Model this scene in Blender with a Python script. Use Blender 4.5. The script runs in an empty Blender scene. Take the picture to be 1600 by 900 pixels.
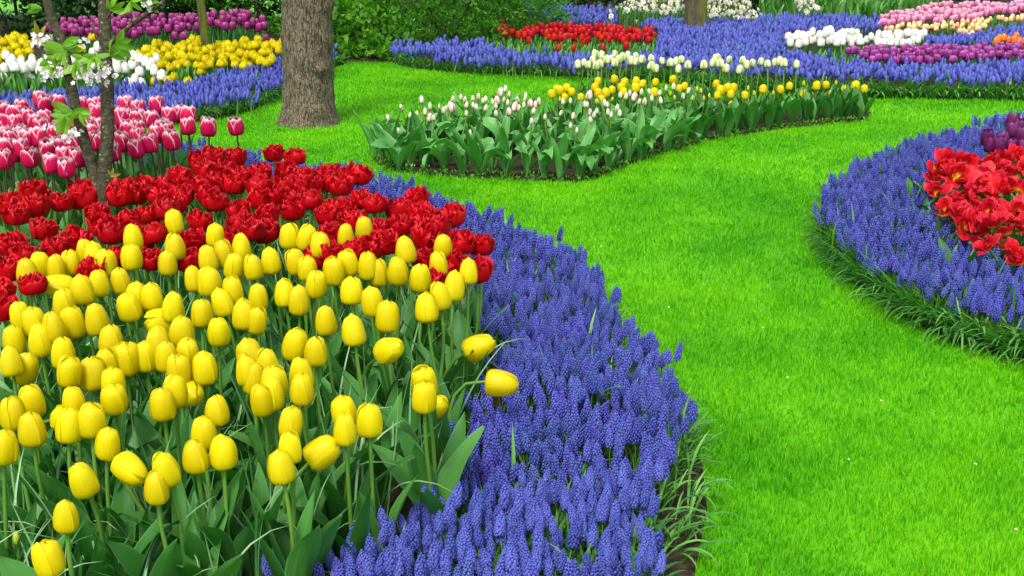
import bpy, math, random
import numpy as np
from mathutils import Vector, Matrix

rng = np.random.default_rng(7)
random.seed(7)
scene = bpy.context.scene
COL = scene.collection

# ------------------------------------------------------------------ camera, sky, sun, exposure
CAM_H, F_PX, YH = 1.42, 1850.0, -150.0
TH = math.atan((450 - YH) / F_PX)
cam_d = bpy.data.cameras.new('camera')
cam = bpy.data.objects.new('camera', cam_d)
COL.objects.link(cam)
cam.location = (0, 0, CAM_H)
cam.rotation_euler = (math.pi / 2 - TH, 0, 0)
cam_d.sensor_width = 36
cam_d.lens = 36 * F_PX / 1600
cam_d.clip_start = 0.05
cam_d.clip_end = 300
scene.camera = cam

SUN_EL, SUN_AZ = math.radians(58), math.radians(200)   # azimuth measured clockwise from +Y
world = bpy.data.worlds.new('World')
scene.world = world
world.use_nodes = True
wn, wl = world.node_tree.nodes, world.node_tree.links
bg = wn['Background']
sky = wn.new('ShaderNodeTexSky')
sky.sky_type = 'NISHITA'
sky.sun_disc = False
sky.sun_elevation = SUN_EL
sky.sun_rotation = SUN_AZ
sky.air_density = 1.0
sky.dust_density = 3.0
hs = wn.new('ShaderNodeHueSaturation')
hs.inputs['Saturation'].default_value = 0.35
wl.new(sky.outputs[0], hs.inputs['Color'])
wl.new(hs.outputs[0], bg.inputs['Color'])
bg.inputs['Strength'].default_value = 0.15
sun_d = bpy.data.lights.new('sun', 'SUN')
sun_d.energy = 1.5
sun_d.angle = math.radians(13)
sun_d.color = (1.0, 0.95, 0.87)
sun = bpy.data.objects.new('sun', sun_d)
COL.objects.link(sun)
sd = Vector((math.sin(SUN_AZ) * math.cos(SUN_EL), math.cos(SUN_AZ) * math.cos(SUN_EL), math.sin(SUN_EL)))
sun.rotation_euler = sd.to_track_quat('Z', 'Y').to_euler()
scene.view_settings.view_transform = 'Standard'
scene.view_settings.look = 'None'
scene.view_settings.gamma = 1.0
scene.view_settings.use_curve_mapping = False
scene.view_settings.exposure = 1.0
scene.cycles.max_bounces = 6
scene.cycles.diffuse_bounces = 3
scene.cycles.glossy_bounces = 2
scene.cycles.transmission_bounces = 4
scene.cycles.transparent_max_bounces = 4

# ------------------------------------------------------------------ picture <-> place helpers
CT, ST = math.cos(TH), math.sin(TH)
UP, FW = np.array([0, ST, CT]), np.array([0, CT, -ST])


def ray(px, py):
    return np.array([(px - 800) / F_PX, 0, 0]) + UP * ((450 - py) / F_PX) + FW


def on(px, py, h=0.0):
    """the place at height h that is seen at a point of the photograph"""
    d = ray(px, py)
    t = (CAM_H - h) / (-d[2])
    p = d * t
    return np.array([p[0], p[1], h])


def deep(px, py, z):
    """the place z metres into the view"""
    return ray(px, py) * z + np.array([0, 0, CAM_H])


def pix(P):
    q = np.atleast_2d(P) - np.array([0, 0, CAM_H])
    z = q @ FW
    return np.stack([800 + F_PX * q[:, 0] / z, 450 - F_PX * (q @ UP) / z, z], 1)


def poly_on(pts, h=0.0):
    return np.array([on(p[0], p[1], p[2] if len(p) > 2 else h)[:2] for p in pts])


def inside(P, poly):
    x, y = P[:, 0], P[:, 1]
    r = np.zeros(len(P), bool)
    n = len(poly)
    for i in range(n):
        x1, y1 = poly[i]
        x2, y2 = poly[(i + 1) % n]
        c = ((y1 > y) != (y2 > y)) & (x < (x2 - x1) * (y - y1) / (y2 - y1 + 1e-12) + x1)
        r ^= c
    return r


def jitter_fill(poly, step, jit=0.45):
    """roughly even but irregular points inside a polygon"""
    lo, hi = poly.min(0), poly.max(0)
    ny = int((hi[1] - lo[1]) / (step * 0.87)) + 2
    nx = int((hi[0] - lo[0]) / step) + 2
    gx, gy = np.meshgrid(np.arange(nx), np.arange(ny))
    P = np.stack([lo[0] + (gx + 0.5 * (gy % 2)) * step, lo[1] + gy * step * 0.87], -1).reshape(-1, 2)
    P = P + rng.uniform(-jit, jit, P.shape) * step
    return P[inside(P, poly)]


def edge_dist(P, line):
    """distance of points to an open polyline"""
    best = np.full(len(P), 1e9)
    for a, b in zip(line[:-1], line[1:]):
        ab = b - a
        t = np.clip(((P - a) @ ab) / (ab @ ab + 1e-12), 0, 1)
        best = np.minimum(best, np.linalg.norm(P - (a + t[:, None] * ab), axis=1))
    return best


def vnoise(P, scale, seed=0):
    """smooth value noise over a plane, 0..1"""
    r = np.random.default_rng(seed)
    tab = r.random((64, 64))
    q = np.asarray(P)[:, :2] / scale + 1000
    i = np.floor(q).astype(int)
    f = q - i
    f = f * f * (3 - 2 * f)
    a = tab[i[:, 0] % 64, i[:, 1] % 64]
    b = tab[(i[:, 0] + 1) % 64, i[:, 1] % 64]
    c = tab[i[:, 0] % 64, (i[:, 1] + 1) % 64]
    d = tab[(i[:, 0] + 1) % 64, (i[:, 1] + 1) % 64]
    return (a * (1 - f[:, 0]) + b * f[:, 0]) * (1 - f[:, 1]) + (c * (1 - f[:, 0]) + d * f[:, 0]) * f[:, 1]


# ------------------------------------------------------------------ mesh helpers
class G:
    """a lump of geometry: points, faces (quads, last index -1 for a triangle), uv per point, material slot per face"""
    def __init__(s, V, Fq, UV=None, M=None):
        s.V = np.asarray(V, float).reshape(-1, 3)
        s.F = np.asarray(Fq, int).reshape(-1, 4)
        s.UV = np.zeros((len(s.V), 2)) if UV is None else np.asarray(UV, float).reshape(-1, 2)
        s.M = np.zeros(len(s.F), int) if M is None else (np.full(len(s.F), M) if np.isscalar(M) else np.asarray(M, int))

    def tf(s, R=None, t=(0, 0, 0), k=1.0):
        V = s.V * np.asarray(k)
        if R is not None:
            V = V @ np.asarray(R).T
        return G(V + np.asarray(t), s.F, s.UV, s.M)

    def mat(s, i):
        return G(s.V, s.F, s.UV, i)


def join(gs):
    gs = list(gs)
    off, V, Fq, U, M = 0, [], [], [], []
    for g in gs:
        f = g.F.copy()
        f[f >= 0] += off
        V.append(g.V); Fq.append(f); U.append(g.UV); M.append(g.M)
        off += len(g.V)
    return G(np.concatenate(V), np.concatenate(Fq), np.concatenate(U), np.concatenate(M))


def mesh(name, g, mats, smooth=True):
    me = bpy.data.meshes.new(name)
    tri = g.F[:, 3] < 0
    tot = np.where(tri, 3, 4)
    start = np.concatenate([[0], np.cumsum(tot)[:-1]])
    flat = g.F.reshape(-1)
    flat = flat[flat >= 0]
    me.vertices.add(len(g.V))
    me.vertices.foreach_set('co', g.V.astype(np.float32).reshape(-1))
    me.loops.add(len(flat))
    me.loops.foreach_set('vertex_index', flat.astype(np.int32))
    me.polygons.add(len(g.F))
    me.polygons.foreach_set('loop_start', start.astype(np.int32))
    me.polygons.foreach_set('material_index', g.M.astype(np.int32))
    me.polygons.foreach_set('use_smooth', np.full(len(g.F), smooth))
    uv = me.uv_layers.new(name='uv')
    uv.data.foreach_set('uv', g.UV[flat].astype(np.float32).reshape(-1))
    for m in (mats if isinstance(mats, (list, tuple)) else [mats]):
        me.materials.append(m)
    me.update(calc_edges=True)
    me.validate()
    return me


def rz(a):
    c, s = math.cos(a), math.sin(a)
    return np.array([[c, -s, 0], [s, c, 0], [0, 0, 1]])


def rx(a):
    c, s = math.cos(a), math.sin(a)
    return np.array([[1, 0, 0], [0, c, -s], [0, s, c]])


def ry(a):
    c, s = math.cos(a), math.sin(a)
    return np.array([[c, 0, s], [0, 1, 0], [-s, 0, c]])


def many_rot(yaw, tilt, tdir):
    def Rz(a):
        c, s, o, z = np.cos(a), np.sin(a), np.ones_like(a), np.zeros_like(a)
        return np.stack([np.stack([c, -s, z], -1), np.stack([s, c, z], -1), np.stack([z, z, o], -1)], -2)
    def Ry(a):
        c, s, o, z = np.cos(a), np.sin(a), np.ones_like(a), np.zeros_like(a)
        return np.stack([np.stack([c, z, s], -1), np.stack([z, o, z], -1), np.stack([-s, z, c], -1)], -2)
    return Rz(tdir) @ Ry(tilt) @ Rz(-tdir) @ Rz(yaw)


def scatter(p, pos, R, k, urand=True):
    """N copies of a proto in one lump; uv.x becomes a random number of the copy when urand"""
    N, n = len(pos), len(p.V)
    k = np.asarray(k, float)
    k = np.repeat(k[:, None], 3, 1) if k.ndim == 1 else k
    V = np.einsum('nij,nvj->nvi', R, p.V[None] * k[:, None, :]) + pos[:, None, :]
    off = (np.arange(N) * n)[:, None, None]
    Fq = np.where(p.F[None] >= 0, p.F[None] + off, -1)
    UV = np.repeat(p.UV[None], N, 0)
    if urand:
        UV[:, :, 0] = rng.random(N)[:, None]
    return G(V.reshape(-1, 3), Fq.reshape(-1, 4), UV.reshape(-1, 2), np.tile(p.M, N))


def sheet(nu, nv):
    """index quads and uv of a grid, nu across, nv along"""
    u, v = np.meshgrid(np.linspace(0, 1, nu), np.linspace(0, 1, nv))
    i = np.arange(nu * nv).reshape(nv, nu)
    q = np.stack([i[:-1, :-1], i[:-1, 1:], i[1:, 1:], i[1:, :-1]], -1).reshape(-1, 4)
    return u.reshape(-1), v.reshape(-1), q


def bez(p0, p1, p2, p3, n):
    t = np.linspace(0, 1, n)[:, None]
    return (1 - t) ** 3 * p0 + 3 * (1 - t) ** 2 * t * p1 + 3 * (1 - t) * t ** 2 * p2 + t ** 3 * p3


def tube(pts, rad, sides=7, bump=None, cap=True):
    pts = np.asarray(pts, float)
    n = len(pts)
    rad = np.broadcast_to(np.asarray(rad, float), (n,))
    T = np.gradient(pts, axis=0)
    T /= np.linalg.norm(T, axis=1)[:, None] + 1e-12
    ref = np.array([1.0, 0, 0]) if abs(T[0][0]) < 0.8 else np.array([0, 1.0, 0])
    V, UV = [], []
    a = np.linspace(0, 2 * math.pi, sides, endpoint=False)
    L = 0.0
    for i in range(n):
        A = np.cross(T[i], ref); A /= np.linalg.norm(A)
        B = np.cross(T[i], A)
        ref = np.cross(A, T[i]) * 0 + np.cross(B, T[i]) * 0 + ref
        r = rad[i] * (np.ones(sides) if bump is None else bump(a, pts[i], i))
        V.append(pts[i] + np.cos(a)[:, None] * A * r[:, None] + np.sin(a)[:, None] * B * r[:, None])
        UV.append(np.stack([a / (2 * math.pi), np.full(sides, i / (n - 1))], -1))
    i = np.arange(n * sides).reshape(n, sides)
    j = np.roll(i, -1, 1)
    q = np.stack([i[:-1], i[1:], j[1:], j[:-1]], -1).reshape(-1, 4)
    V, UV = np.concatenate(V), np.concatenate(UV)
    if cap:
        V = np.concatenate([V, pts[-1:] + T[-1] * rad[-1] * 0.4])
        UV = np.concatenate([UV, [[0.5, 1]]])
        k = len(V) - 1
        tr = np.stack([i[-1], np.full(sides, k), j[-1], np.full(sides, -1)], -1)
        q = np.concatenate([q, tr])
    return G(V, q[:, ::1], UV)


# ------------------------------------------------------------------ object helpers
def tag(o, label=None, cat=None, group=None, kind=None):
    if label: o['label'] = label
    if cat: o['category'] = cat
    if group: o['group'] = group
    if kind: o['kind'] = kind
    return o


def obj(name, me, parent=None):
    o = bpy.data.objects.new(name, me)
    COL.objects.link(o)
    if parent is not None:
        o.parent = parent
    return o


def thing(name, loc, label, cat, group=None):
    o = bpy.data.objects.new(name, None)
    o.empty_display_size = 0.05
    COL.objects.link(o)
    o.location = loc
    return tag(o, label, cat, group)


# ------------------------------------------------------------------ materials
def new_mat(name):
    m = bpy.data.materials.new(name)
    m.use_nodes = True
    nt = m.node_tree
    nt.nodes.clear()
    return m, nt


class N:
    def __init__(s, nt):
        s.nt = nt

    def __call__(s, typ, ins=None, **kw):
        n = s.nt.nodes.new('ShaderNode' + typ)
        for k, v in kw.items():
            setattr(n, k, v)
        for k, v in (ins or {}).items():
            s.put(n.inputs[k], v)
        return n

    def put(s, sock, v):
        if hasattr(v, 'is_linked') or isinstance(v, bpy.types.NodeSocket):
            s.nt.links.new(v, sock)
        else:
            if sock.type == 'RGBA' and len(v) == 3:
                v = (*v, 1)
            sock.default_value = v

    def math(s, op, a, b=0.0, c=None, clamp=False):
        n = s('Math', operation=op, use_clamp=clamp)
        s.put(n.inputs[0], a); s.put(n.inputs[1], b)
        if c is not None: s.put(n.inputs[2], c)
        return n.outputs[0]

    def step(s, x, lo, hi):
        n = s('MapRange', interpolation_type='SMOOTHSTEP')
        s.put(n.inputs[0], x); s.put(n.inputs[1], lo); s.put(n.inputs[2], hi)
        return n.outputs[0]

    def mix(s, f, a, b, mode='MIX'):
        n = s('Mix', data_type='RGBA', blend_type=mode)
        s.put(n.inputs[0], f); s.put(n.inputs[6], a); s.put(n.inputs[7], b)
        return n.outputs[2]

    def uv(s):
        n = s('UVMap')
        x = s('SeparateXYZ', {0: n.outputs[0]})
        return x.outputs[0], x.outputs[1]

    def xyz(s, a, b, c=0.0):
        return s('CombineXYZ', {0: a, 1: b, 2: c}).outputs[0]

    def noise(s, vec, scale=5.0, detail=3.0, rough=0.55):
        return s('TexNoise', {'Vector': vec, 'Scale': scale, 'Detail': detail, 'Roughness': rough}).outputs[0]

    def out(s, surf):
        o = s('OutputMaterial')
        s.nt.links.new(surf, o.inputs[0])

    def leafy(s, col, rough, transl, tcol=None, spec=0.4, normal=None):
        p = s('BsdfPrincipled', {'Base Color': col, 'Roughness': rough, 'Specular IOR Level': spec})
        t = s('BsdfTranslucent', {'Color': tcol if tcol is not None else col})
        if normal is not None:
            s.put(p.inputs['Normal'], normal)
        m = s('MixShader', {0: transl})
        s.nt.links.new(p.outputs[0], m.inputs[1]); s.nt.links.new(t.outputs[0], m.inputs[2])
        s.out(m.outputs[0])


def petal(name, main, base=None, edge=None, mid=None, rough=0.42, transl=0.3, vein=0.16, e0=0.62, e1=0.95,
          m0=0.55, m1=0.1, dark=None, vary=0.10, b0=0.30, huev=0.010, spec=0.3):
    m, nt = new_mat(name)
    n = N(nt)
    u, v = n.uv()
    rnd = n('ObjectInfo').outputs['Random']
    s = n.math('ABSOLUTE', n.math('SUBTRACT', n.math('MULTIPLY', u, 2.0), 1.0))
    st = n.noise(n.xyz(n.math('MULTIPLY', u, 22.0), n.math('MULTIPLY', v, 1.6), n.math('MULTIPLY', rnd, 50.0)), 1.0, 3.0)
    bl = n.noise(n.xyz(n.math('MULTIPLY', u, 3.0), n.math('MULTIPLY', v, 3.0), n.math('MULTIPLY', rnd, 90.0)), 1.0, 2.0)
    col = main
    if edge is not None:
        f = n.math('MAXIMUM', n.math('MULTIPLY', s, n.math('ADD', n.math('MULTIPLY', v, 0.5), 0.6)), n.math('MULTIPLY', v, 0.97))
        f = n.math('ADD', f, n.math('MULTIPLY', n.math('SUBTRACT', st, 0.5), 0.5))
        col = n.mix(n.step(f, e0, e1), col, edge)
    if mid is not None:
        f = n.math('ADD', s, n.math('MULTIPLY', n.math('SUBTRACT', st, 0.5), 0.9))
        f = n.math('ADD', f, n.math('MULTIPLY', v, 0.15))
        col = n.mix(n.step(f, m0, m1), col, mid)
    if base is not None:
        f = n.math('ADD', v, n.math('MULTIPLY', n.math('SUBTRACT', st, 0.5), 0.25))
        col = n.mix(n.step(f, b0, 0.02), col, base)
    if dark is not None:
        col = n.mix(n.math('MULTIPLY', n.step(st, 0.42, 0.72), 0.55), col, dark)
    hv = n('HueSaturation', {'Color': col,
                             'Value': n.math('ADD', n.math('ADD', n.math('MULTIPLY', rnd, vary), 1.0 - vary * 0.6),
                                             n.math('MULTIPLY', n.math('SUBTRACT', bl, 0.5), vein)),
                             'Hue': n.math('ADD', 0.5, n.math('MULTIPLY', n.math('SUBTRACT', rnd, 0.5), huev))})
    col = hv.outputs[0]
    bump = n('Bump', {'Height': st, 'Strength': 0.25, 'Distance': 0.004})
    n.leafy(col, rough, transl, spec=spec, normal=bump.outputs[0])
    return m


def leaf_mat(name, a, b, edge=None, rough=0.42, transl=0.18, tcol=None, rand_uv=False):
    m, nt = new_mat(name)
    n = N(nt)
    u, v = n.uv()
    rnd = u if rand_uv else n('ObjectInfo').outputs['Random']
    uu = 0.5 if rand_uv else u
    st = n.noise(n.xyz(n.math('MULTIPLY', uu, 30.0), n.math('MULTIPLY', v, 1.2), n.math('MULTIPLY', rnd, 50.0)), 1.0, 2.0)
    bl = n.noise(n.xyz(n.math('MULTIPLY', uu, 2.0), n.math('MULTIPLY', v, 4.0), n.math('MULTIPLY', rnd, 90.0)), 1.0, 2.0)
    f = n.math('ADD', n.math('MULTIPLY', st, 0.45), n.math('ADD', n.math('MULTIPLY', bl, 0.35), n.math('MULTIPLY', rnd, 0.45)))
    col = n.mix(n.step(f, 0.3, 1.0), a, b)
    if edge is not None:
        s = n.math('ABSOLUTE', n.math('SUBTRACT', n.math('MULTIPLY', u, 2.0), 1.0))
        col = n.mix(n.math('MULTIPLY', n.step(s, 0.86, 1.0), 0.6), col, edge)
    bump = n('Bump', {'Height': st, 'Strength': 0.18, 'Distance': 0.004})
    n.leafy(col, rough, transl, tcol=tcol or (a[0] * 1.8, b[1] * 1.3, a[2] * 0.5), spec=0.32, normal=bump.outputs[0])
    return m


def grass_mat(name, lo, mid, hi, transl=0.35):
    m, nt = new_mat(name)
    n = N(nt)
    u, v = n.uv()
    co = n('TexCoord').outputs['Object']
    big = n.noise(co, 1.3, 3.0, 0.6)
    sm = n.noise(co, 9.0, 2.0, 0.6)
    f = n.math('ADD', n.math('MULTIPLY', n.math('SUBTRACT', big, 0.5), 1.7), n.math('MULTIPLY', n.math('SUBTRACT', sm, 0.5), 0.6))
    f = n.math('ADD', n.math('ADD', f, n.math('MULTIPLY', n.math('SUBTRACT', u, 0.5), 0.85)), 0.5, clamp=True)
    r = n('ValToRGB', {0: f})
    e = r.color_ramp.elements
    e[0].position, e[0].color = 0.1, (*lo, 1)
    e[1].position, e[1].color = 0.95, (*hi, 1)
    k = e.new(0.5); k.color = (*mid, 1)
    n.leafy(r.outputs[0], 0.6, transl, spec=0.2)
    return m


def soil_mat():
    m, nt = new_mat('soil')
    n = N(nt)
    co = n('TexCoord').outputs['Object']
    a = n.noise(co, 30.0, 6.0, 0.65)
    b = n.noise(co, 4.0, 3.0)
    col = n.mix(n.step(a, 0.3, 0.75), (0.012, 0.008, 0.005), (0.075, 0.052, 0.033))
    col = n.mix(n.math('MULTIPLY', b, 0.5), col, (0.03, 0.022, 0.014))
    bump = n('Bump', {'Height': a, 'Strength': 0.9, 'Distance': 0.02})
    p = n('BsdfPrincipled', {'Base Color': col, 'Roughness': 0.95, 'Normal': bump.outputs[0], 'Specular IOR Level': 0.15})
    n.out(p.outputs[0])
    return m


def bark_mat(name, dark, light, lichen, moss=None, scale=(26, 26, 5), moss_side=1.0, lenticel=False, cell=0.0):
    m, nt = new_mat(name)
    n = N(nt)
    co = n('TexCoord').outputs['Object']
    mp = n('Mapping', {'Vector': co, 'Scale': scale}).outputs[0]
    a = n.noise(mp, 1.0, 6.0, 0.65)
    vo = n('TexVoronoi', {'Vector': mp, 'Scale': 1.6}, feature='DISTANCE_TO_EDGE').outputs[0]
    fi = n.noise(co, 70.0, 4.0, 0.7)
    big = n.noise(co, 5.0, 4.0, 0.6)
    h = n.math('ADD', n.math('MULTIPLY', a, 0.7), n.math('ADD', n.math('MULTIPLY', n.step(vo, 0.0, 0.14), cell), n.math('MULTIPLY', fi, 0.25)))
    col = n.mix(n.step(h, 0.40, 0.80), dark, light)
    col = n.mix(n.math('MULTIPLY', n.step(big, 0.48, 0.7), 0.35), col, (dark[0] * 1.6, dark[1] * 1.5, dark[2] * 1.2))
    if lenticel:
        mp2 = n('Mapping', {'Vector': co, 'Scale': (14, 14, 120)}).outputs[0]
        le = n.noise(mp2, 1.0, 2.0, 0.5)
        col = n.mix(n.math('MULTIPLY', n.step(le, 0.6, 0.72), 0.7), col, (dark[0] * 0.5, dark[1] * 0.5, dark[2] * 0.5))
    sp = n.noise(co, 38.0, 3.0, 0.7)
    col = n.mix(n.math('MULTIPLY', n.step(sp, 0.60, 0.72), 0.75), col, lichen)
    if moss is not None:
        x = n('SeparateXYZ', {0: n('NewGeometry').outputs['Normal']}).outputs[0]
        f = n.math('ADD', n.math('MULTIPLY', x, 0.5 * moss_side), n.math('MULTIPLY', big, 0.9))
        col = n.mix(n.step(f, 0.35, 0.85), col, moss)
    bump = n('Bump', {'Height': h, 'Strength': 0.9, 'Distance': 0.02})
    p = n('BsdfPrincipled', {'Base Color': col, 'Roughness': 0.9, 'Normal': bump.outputs[0], 'Specular IOR Level': 0.2})
    n.out(p.outputs[0])
    return m


def muscari_mat(name, rand_uv):
    m, nt = new_mat(name)
    n = N(nt)
    u, v = n.uv()
    rnd = u if rand_uv else n('ObjectInfo').outputs['Random']
    co = n('TexCoord').outputs['Object']
    sm = n.noise(co, 260.0, 1.0, 0.5)
    col = n.mix(rnd, (0.042, 0.060, 0.29), (0.104, 0.130, 0.49))
    col = n.mix(n.math('MULTIPLY', n.step(v, 0.35, 1.0), 0.30), (col), (0.050, 0.070, 0.34))
    col = n.mix(n.math('MULTIPLY', n.step(sm, 0.5, 0.75), 0.35), col, (0.17, 0.20, 0.60))
    bg_ = n.noise(co, 7.0, 2.0, 0.5) if rand_uv else 0.5
    col = n('HueSaturation', {'Color': col, 'Hue': n.math('ADD', 0.5, n.math('MULTIPLY', n.math('SUBTRACT', bg_, 0.5), 0.06)), 'Value': n.math('ADD', 0.72, n.math('MULTIPLY', bg_, 0.56))}).outputs[0]
    n.leafy(col, 0.5, 0.12, spec=0.25)
    return m


M = {}
M['yellow'] = petal('yellow_petal', (0.84, 0.74, 0.004), base=(0.74, 0.42, 0.004), rough=0.40, transl=0.5, dark=(0.82, 0.67, 0.003), vary=0.12, b0=0.16)
M['island_yellow'] = petal('bright_yellow_petal', (0.85, 0.73, 0.004), vary=0.08, transl=.5)
M['yellow_double'] = petal('golden_petal', (0.88, 0.78, 0.005), base=(0.82, 0.60, 0.02), transl=.6, vary=0.10, b0=0.10)
M['red_double'] = petal('crimson_petal', (0.54, 0.002, 0.007), edge=(0.70, 0.010, 0.025), dark=(0.33, 0.001, 0.004), rough=0.4, vary=0.22, transl=0.25, e0=0.85, e1=1.0, huev=0.0, spec=0.22)
M['red'] = petal('scarlet_petal', (0.58, 0.006, 0.008), dark=(0.40, 0.002, 0.005), vary=0.25)
M['red_open'] = petal('red_yellow_petal', (0.58, 0.005, 0.020), base=(0.85, 0.45, 0.008), edge=(0.68, 0.030, 0.055), dark=(0.40, 0.002, 0.006), vary=0.25, b0=0.50, e0=0.75, e1=1.05, transl=0.25, huev=.004, spec=.2)
M['pink_white'] = petal('pink_white_edge_petal', (0.56, 0.004, 0.078), base=(0.48, 0.004, 0.07), edge=(0.92, 0.74, 0.79), vary=0.12, vein=0.2, transl=.2, e0=0.74, e1=0.95, huev=.004, spec=.25)
M['purple'] = petal('purple_petal', (0.28, 0.014, 0.145), edge=(0.55, 0.14, 0.38), vary=0.4, e0=0.6, e1=1.1)
M['violet'] = petal('violet_petal', (0.29, 0.026, 0.24), edge=(0.55, 0.18, 0.48), vary=0.4, e0=0.6, e1=1.1)
M['dark_purple'] = petal('plum_petal', (0.115, 0.008, 0.085), edge=(0.24, 0.04, 0.19), vary=0.2, rough=0.3, e0=0.6, e1=1.1)
M['white'] = petal('white_petal', (0.83, 0.84, 0.76), base=(0.55, 0.62, 0.30), vary=0.05, vein=0.06, b0=0.3)
M['cream_green'] = petal('cream_green_petal', (0.80, 0.82, 0.50), mid=(0.34, 0.52, 0.06), base=(0.30, 0.45, 0.06), vary=0.08, m0=0.6, m1=0.12, b0=0.25)
M['bud'] = petal('white_red_bud_petal', (0.82, 0.80, 0.70), mid=(0.72, 0.10, 0.04), base=(0.48, 0.52, 0.12), vary=0.06, m0=0.55, m1=0.05, b0=0.38)
M['bud_pale'] = petal('pale_bud_petal', (0.80, 0.80, 0.66), mid=(0.60, 0.62, 0.22), base=(0.34, 0.48, 0.08), vary=0.08, m0=0.6, m1=0.1, b0=0.5)
M['bud_green'] = petal('yellow_green_bud_petal', (0.62, 0.64, 0.03), mid=(0.36, 0.50, 0.03), base=(0.26, 0.42, 0.03), vary=0.1, b0=0.6)
M['pink'] = petal('rose_petal', (0.62, 0.12, 0.30), edge=(0.82, 0.48, 0.60), vary=0.15, e0=0.45, e1=1.0)
M['apricot'] = petal('apricot_petal', (0.80, 0.30, 0.16), edge=(0.85, 0.72, 0.34), vary=0.2, e0=0.25, e1=0.9, huev=.06)
M['orange'] = petal('orange_petal', (0.82, 0.16, 0.015), edge=(0.85, 0.30, 0.03), vary=0.15)
M['daffodil'] = petal('daffodil_petal', (0.84, 0.84, 0.74), vary=0.05)
M['corona'] = petal('daffodil_cup', (0.82, 0.74, 0.36), vary=0.1)
M['blossom'] = petal('cherry_blossom_petal', (0.84, 0.80, 0.80), base=(0.75, 0.45, 0.52), vary=0.05, b0=0.25)
M['stem'] = leaf_mat('tulip_stem', (0.070, 0.19, 0.022), (0.13, 0.30, 0.04), transl=0.05)
M['stem_dark'] = leaf_mat('dark_tulip_stem', (0.035, 0.035, 0.018), (0.07, 0.075, 0.03), transl=0.03)
M['leaf'] = leaf_mat('tulip_leaf', (0.022, 0.115, 0.017), (0.080, 0.255, 0.048), edge=(0.13, 0.33, 0.10), rough=0.42)
M['leaf_grey'] = leaf_mat('grey_green_tulip_leaf', (0.040, 0.185, 0.028), (0.120, 0.36, 0.080), edge=(0.36, 0.53, 0.28), rough=0.42)
M['leaf_far'] = leaf_mat('far_tulip_leaf', (0.030, 0.14, 0.035), (0.085, 0.27, 0.07), edge=(0.12, 0.3, 0.1))
M['blade'] = leaf_mat('grape_hyacinth_leaf', (0.034, 0.15, 0.020), (0.14, 0.36, 0.065), rand_uv=True, rough=0.38)
M['blade_pale'] = leaf_mat('thin_pale_leaf', (0.05, 0.18, 0.04), (0.28, 0.46, 0.24), rand_uv=True, rough=0.35)
M['grass'] = grass_mat('lawn_blade', (0.045, 0.29, 0.0006), (0.105, 0.45, 0.0008), (0.205, 0.56, 0.001))
M['turf'] = grass_mat('lawn_turf', (0.040, 0.24, 0.0006), (0.080, 0.34, 0.0008), (0.14, 0.43, 0.001), transl=0.0)
M['soil'] = soil_mat()
M['muscari'] = muscari_mat('grape_hyacinth_blue', False)
M['muscari_mass'] = muscari_mat('grape_hyacinth_blue_mass', True)
M['bark'] = bark_mat('grey_bark', (0.036, 0.027, 0.017), (0.23, 0.185, 0.125), (0.30, 0.29, 0.21), scale=(46, 46, 11), cell=.16)
M['bark_cherry'] = bark_mat('cherry_bark', (0.045, 0.042, 0.022), (0.21, 0.195, 0.115), (0.42, 0.42, 0.32), scale=(42, 42, 60), lenticel=True)
M['bark_moss'] = bark_mat('mossy_bark', (0.05, 0.05, 0.015), (0.16, 0.15, 0.05), (0.20, 0.21, 0.08), moss=(0.11, 0.15, 0.012))
M['bark_moss_right'] = bark_mat('part_mossy_bark', (0.06, 0.05, 0.03), (0.22, 0.19, 0.11), (0.24, 0.22, 0.14), moss=(0.13, 0.16, 0.015))
M['cherry_leaf'] = leaf_mat('cherry_leaf', (0.10, 0.30, 0.012), (0.24, 0.48, 0.03), transl=0.4, tcol=(0.26, 0.5, 0.02))
M['cherry_leaf_bronze'] = leaf_mat('bronze_cherry_leaf', (0.22, 0.22, 0.02), (0.36, 0.34, 0.04), transl=0.4, tcol=(0.4, 0.36, 0.03))
M['shrub'] = leaf_mat('shrub_leaf', (0.022, 0.115, 0.006), (0.095, 0.30, 0.012), rand_uv=True, transl=0.3, rough=0.5)
M['shrub_broad'] = leaf_mat('broad_shrub_leaf', (0.035, 0.15, 0.008), (0.16, 0.38, 0.02), rand_uv=True, transl=0.3, rough=0.45)
M['evergreen'] = leaf_mat('evergreen_leaf', (0.008, 0.030, 0.006), (0.022, 0.085, 0.014), rand_uv=True, transl=0.1, rough=0.4)
M['twig'] = bark_mat('twig', (0.03, 0.022, 0.012), (0.09, 0.07, 0.04), (0.1, 0.1, 0.06))

# ------------------------------------------------------------------ ground
BED_A_EDGE = [(1130, 1100), (1085, 900), (1105, 800), (1098, 730), (1084, 665, 0.05), (1062, 605, 0.12), (1010, 530, 0.12), (940, 440, 0.12), (905, 408, 0.12),
              (855, 383, 0.12), (800, 356, 0.12), (765, 343, 0.12), (720, 327, 0.12), (670, 305, 0.12), (590, 281, 0.12), (530, 267, 0.12), (470, 260, 0.12),
              (400, 247, 0.12), (330, 238, 0.12), (200, 232, 0.12), (-150, 232, 0.12), (-600, 235, 0.12)]
bedA = np.concatenate([poly_on(BED_A_EDGE), [[-3.4, 1.0], [0.55, 1.0]]])
BED_B_EDGE = [(1900, 170, 0.12), (1750, 178, 0.12), (1600, 188, 0.12), (1530, 198, 0.12), (1450, 216, 0.12), (1380, 242, 0.12), (1330, 265, 0.12), (1300, 287, 0.12),
              (1286, 315, 0.10), (1284, 350, 0.05), (1292, 400), (1330, 440), (1400, 492), (1480, 535), (1600, 570), (1800, 620)]
bedB = np.concatenate([poly_on(BED_B_EDGE), [[3.4, 3.0], [7.0, 3.0], [7.0, 8.6]]])
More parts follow.
